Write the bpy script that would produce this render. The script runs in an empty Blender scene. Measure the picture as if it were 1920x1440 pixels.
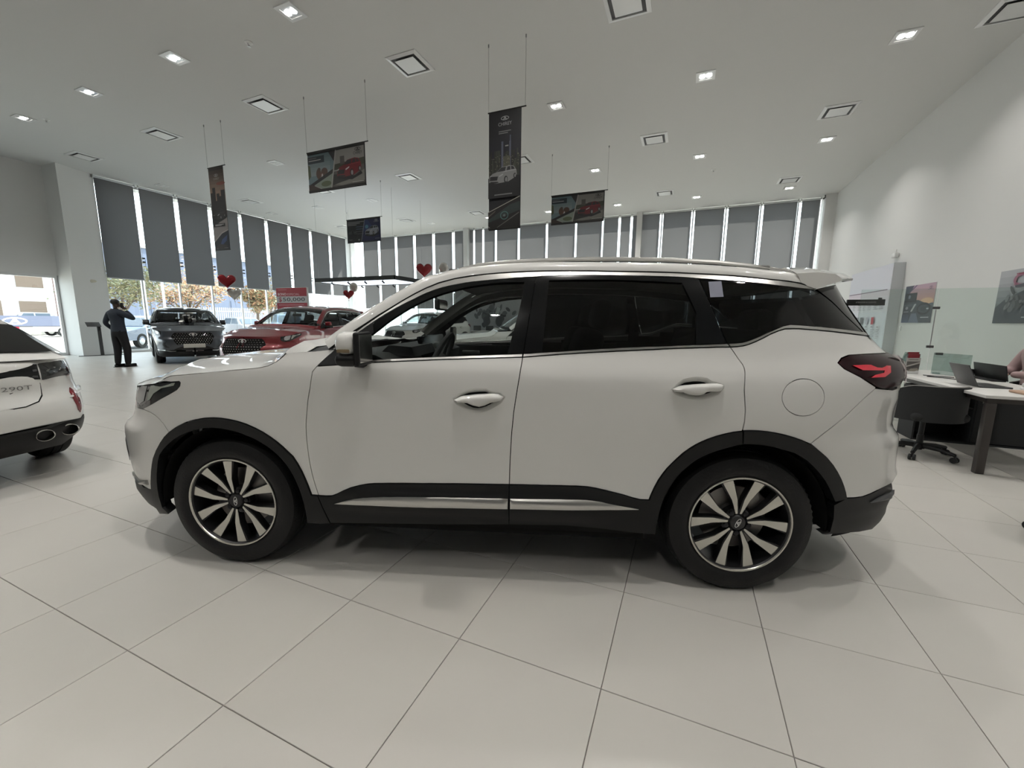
import bpy, bmesh, math, random
import numpy as np
from mathutils import Vector, Matrix
from mathutils.geometry import delaunay_2d_cdt
random.seed(7)
SC = bpy.context.scene
COL = SC.collection
# ---------------------------------------------------------------- camera, world, sun, exposure
CAMZ, YAW = 1.355, -0.400315
def _cam():
    pitch, roll = 0.1526936, 0.0097334
    cp, sp, cr, sr = math.cos(pitch), math.sin(pitch), math.cos(roll), math.sin(roll)
    f = Vector((0, cp, -sp)); r0 = Vector((1, 0, 0)); u0 = Vector((0, sp, cp))
    r = r0*cr + u0*sr; u = u0*cr - r0*sr
    cd = bpy.data.cameras.new('camera'); cd.sensor_width = 36; cd.lens = 765.41/1920*36
    cd.clip_start = .05; cd.clip_end = 400
    o = bpy.data.objects.new('camera', cd); COL.objects.link(o)
    M = Matrix((r, u, -f)).transposed().to_4x4(); M.translation = Vector((0, 0, CAMZ))
    o.matrix_world = M; SC.camera = o
_cam()
W = bpy.data.worlds.new('sky'); SC.world = W; W.use_nodes = True
bg = W.node_tree.nodes['Background']; bg.inputs[0].default_value = (.86, .93, 1.0, 1); bg.inputs[1].default_value = 4.6
sd = bpy.data.lights.new('sun', 'SUN'); sd.energy = 17.0; sd.angle = .01; sd.color = (1, .95, .86)
so = bpy.data.objects.new('sun', sd); COL.objects.link(so)
so.rotation_euler = (math.radians(-40), 0, YAW + math.radians(-22))
LAMP_W = 33.0
SC.view_settings.view_transform = 'Standard'; SC.view_settings.look = 'None'
SC.view_settings.gamma = 1; SC.view_settings.use_curve_mapping = False
SC.view_settings.exposure = 0.30
SC.cycles.use_denoising = True
SC.cycles.max_bounces = 10; SC.cycles.diffuse_bounces = 5; SC.cycles.glossy_bounces = 5
SC.cycles.transparent_max_bounces = 16; SC.cycles.transmission_bounces = 6
SC.cycles.sample_clamp_indirect = 6.0; SC.cycles.caustics_reflective = False; SC.cycles.caustics_refractive = False
# ---------------------------------------------------------------- helpers
CA, SA = math.cos(YAW), math.sin(YAW)
def RW(u, v, z=0): return Vector((CA*u - SA*v, SA*u + CA*v, z))      # room axes -> world
def sm(a, b, x):
    t = min(max((x-a)/(b-a), 0), 1); return t*t*(3-2*t)
MATS = {}
def mat(name, col, rough=.5, metal=0, spec=.5, coat=0, emit=None, es=0, noise=0, nscale=8, bump=0, bscale=60, trans=None):
    if name in MATS: return MATS[name]
    m = bpy.data.materials.new(name); m.use_nodes = True; nt = m.node_tree; b = nt.nodes['Principled BSDF']
    c = (*col, 1); b.inputs['Base Color'].default_value = c
    b.inputs['Roughness'].default_value = rough; b.inputs['Metallic'].default_value = metal
    b.inputs['Specular IOR Level'].default_value = spec; b.inputs['Coat Weight'].default_value = coat
    b.inputs['Coat Roughness'].default_value = .03
    if emit: b.inputs['Emission Color'].default_value = (*emit, 1); b.inputs['Emission Strength'].default_value = es
    if noise or bump:
        tc = nt.nodes.new('ShaderNodeTexCoord')
        n = nt.nodes.new('ShaderNodeTexNoise'); n.inputs['Scale'].default_value = nscale; n.inputs['Detail'].default_value = 4
        nt.links.new(tc.outputs['Object'], n.inputs['Vector'])
        if noise:
            mx = nt.nodes.new('ShaderNodeMix'); mx.data_type = 'RGBA'
            mx.inputs[6].default_value = tuple(x*(1-noise) for x in col)+(1,); mx.inputs[7].default_value = tuple(min(1, x*(1+noise)) for x in col)+(1,)
            nt.links.new(n.outputs['Fac'], mx.inputs[0]); nt.links.new(mx.outputs[2], b.inputs['Base Color'])
        if bump:
            n2 = nt.nodes.new('ShaderNodeTexNoise'); n2.inputs['Scale'].default_value = bscale
            nt.links.new(tc.outputs['Object'], n2.inputs['Vector'])
            bp = nt.nodes.new('ShaderNodeBump'); bp.inputs['Strength'].default_value = bump; bp.inputs['Distance'].default_value = .01
            nt.links.new(n2.outputs['Fac'], bp.inputs['Height']); nt.links.new(bp.outputs[0], b.inputs['Normal'])
    MATS[name] = m; return m
def glassmat(name, tint, fr=1.5, rough=0.0):
    m = bpy.data.materials.new(name); m.use_nodes = True; nt = m.node_tree; nt.nodes.clear()
    out = nt.nodes.new('ShaderNodeOutputMaterial'); mx = nt.nodes.new('ShaderNodeMixShader')
    t = nt.nodes.new('ShaderNodeBsdfTransparent'); t.inputs[0].default_value = (*tint, 1)
    g = nt.nodes.new('ShaderNodeBsdfGlossy'); g.inputs['Roughness'].default_value = rough
    f = nt.nodes.new('ShaderNodeFresnel'); f.inputs[0].default_value = fr
    geo = nt.nodes.new('ShaderNodeNewGeometry'); mr = nt.nodes.new('ShaderNodeMapRange')
    mr.inputs[3].default_value = fr; mr.inputs[4].default_value = 1/fr      # same reflectance from both sides of the sheet
    nt.links.new(geo.outputs['Backfacing'], mr.inputs[0]); nt.links.new(mr.outputs[0], f.inputs[0])
    nt.links.new(f.outputs[0], mx.inputs[0]); nt.links.new(t.outputs[0], mx.inputs[1]); nt.links.new(g.outputs[0], mx.inputs[2])
    nt.links.new(mx.outputs[0], out.inputs[0]); MATS[name] = m; return m
def vcolmat():
    m = bpy.data.materials.new('print'); m.use_nodes = True; nt = m.node_tree; b = nt.nodes['Principled BSDF']
    a = nt.nodes.new('ShaderNodeVertexColor'); a.layer_name = 'col'
    nt.links.new(a.outputs[0], b.inputs['Base Color']); b.inputs['Roughness'].default_value = .5
    MATS['print'] = m; return m
vcolmat()
class MB:
    """collects simple shapes, then links them as one mesh object"""
    def __init__(s): s.v = []; s.f = []; s.m = []; s.c = None
    def add(s, vs, fs, mi=0):
        o = len(s.v); s.v += [tuple(v) for v in vs]; s.f += [tuple(o+i for i in f) for f in fs]; s.m += [mi]*len(fs); return s
    def box(s, c, d, rot=None, mi=0, taper=1.0):
        hx, hy, hz = d[0]/2, d[1]/2, d[2]/2
        vs = [Vector((x*(taper if z > 0 else 1), y*(taper if z > 0 else 1), z)) for x, y, z in ((-hx,-hy,-hz),(hx,-hy,-hz),(hx,hy,-hz),(-hx,hy,-hz),(-hx,-hy,hz),(hx,-hy,hz),(hx,hy,hz),(-hx,hy,hz))]
        if rot is not None: vs = [rot @ v for v in vs]
        c = Vector(c); return s.add([v+c for v in vs], [(0,3,2,1),(4,5,6,7),(0,1,5,4),(1,2,6,5),(2,3,7,6),(3,0,4,7)], mi)
    def rbox(s, c, d, r=.02, seg=2, rot=None, mi=0):
        bm = bmesh.new(); bmesh.ops.create_cube(bm, size=1)
        for v in bm.verts: v.co = Vector((v.co.x*d[0], v.co.y*d[1], v.co.z*d[2]))
        bmesh.ops.bevel(bm, geom=bm.edges[:], offset=min(r, min(d)*.49), segments=seg, affect='EDGES', profile=.5)
        bm.verts.ensure_lookup_table(); bm.verts.index_update(); c = Vector(c)
        vs = [(rot @ v.co if rot is not None else v.co)+c for v in bm.verts]; fs = [[v.index for v in f.verts] for f in bm.faces]; bm.free()
        return s.add(vs, fs, mi)
    def prism(s, pts, d, axis='z', base=0, mi=0):
        """extrude a 2-D outline by d along an axis"""
        a = sum(pts[i][0]*pts[(i+1)%len(pts)][1]-pts[(i+1)%len(pts)][0]*pts[i][1] for i in range(len(pts)))
        if a < 0: pts = pts[::-1]
        mp = {'z': lambda p, h: (p[0], p[1], h), 'y': lambda p, h: (p[0], -h, p[1]), 'x': lambda p, h: (h, p[0], p[1])}[axis]
        n = len(pts); vs = [mp(p, base) for p in pts]+[mp(p, base+d) for p in pts]
        fs = [tuple(range(n))[::-1], tuple(range(n, 2*n))]+[(i, (i+1) % n, n+(i+1) % n, n+i) for i in range(n)]
        return s.add(vs, fs, mi)
    def lathe(s, prof, n=24, M=None, mi=0, cap=True, mod=None):
        """turn an (r, z) profile about z; M places it"""
        vs = []; k = len(prof)
        for i in range(n):
            a = 2*math.pi*i/n
            for j, (r, z) in enumerate(prof):
                rr = r+(mod(i, j) if mod else 0); vs.append(Vector((rr*math.cos(a), rr*math.sin(a), z)))
        fs = [(i*k+j, ((i+1) % n)*k+j, ((i+1) % n)*k+j+1, i*k+j+1) for i in range(n) for j in range(k-1)]
        if cap: fs += [tuple(i*k for i in range(n))[::-1], tuple(i*k+k-1 for i in range(n))]
        if M is not None: vs = [M @ v for v in vs]
        return s.add(vs, fs, mi)
    def tube(s, path, r, n=8, mi=0, closed=False):
        P = [Vector(p) for p in path]; k = len(P); R = r if isinstance(r, (list, tuple)) else [r]*k
        vs = []; up = Vector((0, 0, 1))
        for i, p in enumerate(P):
            a = P[i-1] if (i > 0 or closed) else P[i]; b = P[(i+1) % k] if (i < k-1 or closed) else P[i]
            t = (b-a).normalized(); x = t.cross(up)
            if x.length < .05: x = t.cross(Vector((1, 0, 0)))
            x.normalize(); y = x.cross(t)
            vs += [p+(x*math.cos(2*math.pi*q/n)+y*math.sin(2*math.pi*q/n))*R[i] for q in range(n)]
        seg = k if closed else k-1
        fs = [(i*n+q, i*n+(q+1) % n, ((i+1) % k)*n+(q+1) % n, ((i+1) % k)*n+q) for i in range(seg) for q in range(n)]
        if not closed: fs += [tuple(range(n))[::-1], tuple(range((k-1)*n, k*n))]
        return s.add(vs, fs, mi)
    def ball(s, c, r, n=16, m=10, mi=0):
        r = r if isinstance(r, (list, tuple)) else (r, r, r); c = Vector(c); vs = [c+Vector((0, 0, r[2]))]
        for j in range(1, m):
            for i in range(n):
                a, b = 2*math.pi*i/n, math.pi*j/m
                vs.append(c+Vector((r[0]*math.sin(b)*math.cos(a), r[1]*math.sin(b)*math.sin(a), r[2]*math.cos(b))))
        vs.append(c-Vector((0, 0, r[2]))); L = len(vs)-1
        fs = [(0, 1+i, 1+(i+1) % n) for i in range(n)]
        fs += [(1+j*n+i, 1+(j+1)*n+i, 1+(j+1)*n+(i+1) % n, 1+j*n+(i+1) % n) for j in range(m-2) for i in range(n)]
        fs += [(L, 1+(m-2)*n+(i+1) % n, 1+(m-2)*n+i) for i in range(n)]
        return s.add(vs, fs, mi)
    def grid(s, rows, mi=0, close=False, flip=False):
        """faces between rows of points"""
        n = len(rows[0]); vs = [p for r in rows for p in r]; fs = []
        for i in range(len(rows)-1):
            for j in range(n if close else n-1):
                q = (i*n+j, i*n+(j+1) % n, (i+1)*n+(j+1) % n, (i+1)*n+j); fs.append(q[::-1] if flip else q)
        return s.add(vs, fs, mi)
    def build(s, name, mats, parent=None, loc=None, rz=None, smooth=40, M=None):
        me = bpy.data.meshes.new(name); vs = s.v if M is None else [tuple(M @ Vector(v)) for v in s.v]
        me.from_pydata(vs, [], s.f); mats = mats if isinstance(mats, (list, tuple)) else [mats]
        for m in mats: me.materials.append(MATS[m] if isinstance(m, str) else m)
        me.polygons.foreach_set('material_index', s.m)
        if smooth: me.polygons.foreach_set('use_smooth', [True]*len(s.f)); me.set_sharp_from_angle(angle=math.radians(smooth))
        me.update(); return link(name, me, parent, loc, rz)
def link(name, data, parent=None, loc=None, rz=None):
    o = bpy.data.objects.new(name, data); COL.objects.link(o)
    if parent: o.parent = parent
    if loc is not None: o.location = loc
    if rz is not None: o.rotation_euler = (0, 0, rz)
    return o
def tag(o, label, cat, group=None, kind=None):
    if label: o['label'] = label
    if cat: o['category'] = cat
    if group: o['group'] = group
    if kind: o['kind'] = kind
    return o
def thing(name, label, cat, loc=(0, 0, 0), rz=0, group=None):
    o = link(name, None, None, loc, rz); o.empty_display_size = .2; return tag(o, label, cat, group)
def struct(o, label=None): o['kind'] = 'structure'; (label and o.__setitem__('label', label)); return o
def copy_tree(o, parent=None):
    c = o.copy(); COL.objects.link(c)
    if parent: c.parent = parent; c.matrix_parent_inverse = o.matrix_parent_inverse
    for ch in list(o.children): copy_tree(ch, c)
    return c
def text_polys(txt, size, width=None, bold=0, shear=0):
    """outline letters from the built-in font -> list of (verts, faces)"""
    cu = bpy.data.curves.new('t', 'FONT'); cu.body = txt; cu.size = size; cu.offset = bold; cu.resolution_u = 2; cu.shear = shear
    cu.align_x = 'CENTER'; cu.align_y = 'CENTER'
    o = bpy.data.objects.new('t', cu); COL.objects.link(o); bpy.context.view_layer.update()
    me = bpy.data.meshes.new_from_object(o.evaluated_get(bpy.context.evaluated_depsgraph_get()))
    vs = [(v.co.x, v.co.y) for v in me.vertices]; fs = [tuple(p.vertices) for p in me.polygons]
    bpy.data.objects.remove(o); bpy.data.meshes.remove(me); bpy.data.curves.remove(cu)
    if width:
        w = max(v[0] for v in vs)-min(v[0] for v in vs); vs = [(v[0]*width/w, v[1]) for v in vs]
    return vs, fs
class Print:
    """flat print: coloured outlines laid on a sheet (x right, y up), each layer a hair above the last"""
    def __init__(s): s.v = []; s.f = []; s.c = []; s.k = 0
    def poly(s, pts, col, step=True):
        if step: s.k += 1
        o = len(s.v); s.v += [(p[0], p[1], s.k*.00025) for p in pts]; s.f.append(tuple(range(o, o+len(pts)))); s.c.append(col); return s
    def rect(s, x0, y0, x1, y1, col): return s.poly([(x0, y0), (x1, y0), (x1, y1), (x0, y1)], col)
    def grad(s, x0, y0, x1, y1, c0, c1, n=8):
        s.k += 1
        for i in range(n):
            a, b = y0+(y1-y0)*i/n, y0+(y1-y0)*(i+1)/n; t = (i+.5)/n
            s.poly([(x0, a), (x1, a), (x1, b), (x0, b)], [c0[k]*(1-t)+c1[k]*t for k in range(3)], False)
        return s
    def ell(s, cx, cy, rx, ry, col, n=20, rot=0):
        cr, sr = math.cos(rot), math.sin(rot)
        return s.poly([(cx+rx*math.cos(t)*cr-ry*math.sin(t)*sr, cy+rx*math.cos(t)*sr+ry*math.sin(t)*cr) for t in (2*math.pi*i/n for i in range(n))], col)
    def ring(s, cx, cy, rx, ry, w, col, n=24, a0=0, a1=2*math.pi):
        s.k += 1
        for i in range(n):
            t0, t1 = a0+(a1-a0)*i/n, a0+(a1-a0)*(i+1)/n
            s.poly([(cx+rx*math.cos(t0), cy+ry*math.sin(t0)), (cx+rx*math.cos(t1), cy+ry*math.sin(t1)), (cx+(rx-w)*math.cos(t1), cy+(ry-w)*math.sin(t1)), (cx+(rx-w)*math.cos(t0), cy+(ry-w)*math.sin(t0))], col, False)
        return s
    def text(s, txt, cx, cy, size, col, width=None, bold=0, shear=0):
        vs, fs = text_polys(txt, size, width, bold, shear); s.k += 1; o = len(s.v)
        s.v += [(v[0]+cx, v[1]+cy, s.k*.00025) for v in vs]
        for f in fs: s.f.append(tuple(o+i for i in f)); s.c.append(col)
        return s
    def emblem(s, cx, cy, w, col):
        h = w*.215
        s.ring(cx, cy, w/2, h, w*.075, col)
        t = w*.085
        s.poly([(cx-w*.27, cy-h*.95), (cx-w*.27+t*1.2, cy-h*.95), (cx+t*.5, cy+h*.45), (cx-t*.5, cy+h*.7)], col)
        s.poly([(cx+w*.27, cy-h*.95), (cx+w*.27-t*1.2, cy-h*.95), (cx-t*.5, cy+h*.45), (cx+t*.5, cy+h*.7)], col)
        s.rect(cx-w*.14, cy-h*.38, cx+w*.14, cy-h*.14, col); return s
    def build(s, name, parent, M, mname='print', dim=1.0):
        """M maps sheet (x, y, height) to the parent's space"""
        me = bpy.data.meshes.new(name); me.from_pydata([tuple(M @ Vector(v)) for v in s.v], [], s.f)
        a = me.color_attributes.new('col', 'FLOAT_COLOR', 'CORNER'); buf = []
        for f, c in zip(s.f, s.c): buf += [c[0]*dim, c[1]*dim, c[2]*dim, 1.0]*len(f)
        a.data.foreach_set('color', buf); me.materials.append(MATS[mname]); me.update(); return link(name, me, parent)
def frameM(o, x, y, z=None):
    x, y = Vector(x), Vector(y); z = x.cross(y) if z is None else Vector(z)
    M = Matrix((x, y, z)).transposed().to_4x4(); M.translation = Vector(o); return M
# ---------------------------------------------------------------- materials
mat('floor_tile', (.525, .508, .475), .30, noise=.035, nscale=3.0)
mat('grout', (.20, .18, .165), .8)
mat('wall_paint', (.68, .68, .67), .65); mat('ceiling_paint', (.60, .60, .59), .75); mat('wall_dark', (.30, .30, .30), .6)
mat('white_plastic', (.78, .78, .77), .4); mat('white_metal', (.75, .75, .75), .35, .2)
mat('blind_fabric', (.13, .13, .138), .85); mat('alu', (.62, .63, .64), .3, .9); mat('steel', (.5, .5, .5), .3, 1)
mat('black_plastic', (.012, .012, .0125), .5, 0, .35); mat('black_gloss', (.004, .0045, .005), .12, 0, .35, 0); mat('dark_grey', (.06, .06, .062), .5)
mat('wire', (.28, .28, .28), .4, .6)
mat('chrome', (.72, .71, .69), .14, 1); mat('satin', (.60, .59, .57), .28, 1)
mat('clad', (.0065, .0068, .0072), .45, 0, .28); mat('gap', (.012, .012, .012), .9, 0, .1)
mat('tyre', (.0075, .0075, .008), .55, 0, .3, bump=.15, bscale=90); mat('rim_dark', (.028, .028, .03), .32, .6)
mat('rim_face', (.60, .585, .54), .26, .9); mat('brake', (.22, .21, .2), .4, .9)
mat('paint_white', (.70, .695, .67), .34, 0, .5, 1.0); mat('paint_grey', (.055, .062, .075), .3, .4, .5, 1.0)
mat('paint_red', (.15, .005, .010), .3, .35, .5, 1.0); mat('paint_blue', (.10, .20, .42), .3, .1, .5, .8)
mat('interior', (.034, .035, .037), .7); mat('interior_grey', (.11, .11, .11), .8); mat('headliner', (.20, .20, .195), .9)
mat('red_lens', (.16, .006, .012), .10, 0, .5, 1.0); mat('red_bright', (.50, .01, .03), .15, 0, .5, .5, (.9, .02, .05), .10)
mat('dark_lens', (.016, .002, .004), .22, 0, .25, .05); mat('head_lens', (.016, .017, .017), .08, 0, .5, .3)
mat('head_guide', (.30, .32, .29), .25); mat('head_silver', (.42, .42, .43), .28, .7); mat('amber', (.16, .12, .07), .2)
mat('lamp_glow', (1, 1, 1), .5, emit=(1, .97, .92), es=18); mat('canopy_glow', (.8, .85, 1), .5, emit=(.78, .86, 1), es=.9)
mat('red_foil', (.26, .006, .014), .25, .55, .5, .6); mat('silver_foil', (.66, .65, .62), .24, .65)
mat('skin', (.055, .032, .024), .55); mat('skin_light', (.36, .22, .17), .55); mat('hair', (.008, .007, .007), .6)
mat('navy_cloth', (.028, .036, .052), .9); mat('black_cloth', (.010, .010, .012), .9); mat('white_cloth', (.7, .7, .7), .9)
mat('pink_cloth', (.40, .285, .285), .9, noise=.12, nscale=14)
mat('table_white', (.62, .61, .59), .4); mat('bronze', (.055, .048, .045), .45, .4); mat('chair_black', (.011, .012, .013), .7)
mat('bag_tan', (.42, .28, .20), .6); mat('laptop', (.075, .077, .08), .35, .5); mat('paper', (.75, .75, .75), .7)
mat('asphalt', (.42, .40, .37), .9, noise=.06, nscale=.6); mat('bark', (.09, .066, .05), .9); mat('leaf_a', (.16, .145, .075), .8); mat('leaf_b', (.27, .145, .075), .8); mat('leaf_c', (.13, .14, .08), .8)
mat('concrete', (.30, .29, .275), .9); mat('building_white', (.40, .39, .37), .9); mat('building_blue', (.085, .105, .16), .4); mat('fence_white', (.45, .46, .48), .6)
mat('brick_post', (.11, .060, .052), .8); mat('banner_blue', (.11, .125, .19), .7); mat('car_glass_far', (.05, .07, .10), .1, 0, .5)
mat('grey_panel', (.30, .30, .305), .7); mat('sign_red', (.45, .02, .04), .5)
def blindmat():
    m = MATS['blind_fabric']; nt = m.node_tree; b = nt.nodes['Principled BSDF']; out = [n for n in nt.nodes if n.type == 'OUTPUT_MATERIAL'][0]
    t = nt.nodes.new('ShaderNodeBsdfTranslucent'); t.inputs[0].default_value = (.345, .34, .345, 1); mx = nt.nodes.new('ShaderNodeMixShader'); mx.inputs[0].default_value = .5
    nt.links.new(b.outputs[0], mx.inputs[1]); nt.links.new(t.outputs[0], mx.inputs[2]); nt.links.new(mx.outputs[0], out.inputs[0])
blindmat()
glassmat('pane', (.93, .97, .96)); glassmat('clear_glass', (.90, .945, .925)); glassmat('car_glass', (.70, .735, .725)); glassmat('tint_glass', (.055, .060, .060)); glassmat('acrylic', (.72, .78, .77))
XFT=[[0.1, -0.7799999999999999], [0.198, -0.83], [0.222, -0.885], [0.267, -0.934], [0.309, -0.962], [0.348, -0.984], [0.408, -0.981], [0.497, -0.999], [0.593, -1.009], [0.673, -1.01], [0.716, -1.003], [0.751, -0.974], [0.794, -0.913], [0.831, -0.893], [0.885, -0.874], [0.938, -0.857], [0.972, -0.839], [1.03, -0.7789999999999999], [1.3, -0.6789999999999999]]
XRT=[[0.12, 3.257], [0.22, 3.357], [0.255, 3.642], [0.298, 3.69], [0.351, 3.708], [0.381, 3.707], [0.412, 3.717], [0.448, 3.729], [0.479, 3.719], [0.509, 3.721], [0.546, 3.741], [0.57, 3.74], [0.596, 3.726], [0.712, 3.717], [0.757, 3.716], [0.772, 3.708], [0.805, 3.676], [0.831, 3.658], [0.905, 3.652], [0.988, 3.668], [1.033, 3.665], [1.055, 3.677], [1.125, 3.682], [1.162, 3.676], [1.188, 3.653], [1.208, 3.601], [1.255, 3.539], [1.296, 3.497], [1.341, 3.46], [1.434, 3.389], [1.51, 3.346], [1.569, 3.321], [1.8, 3.221]]
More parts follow.
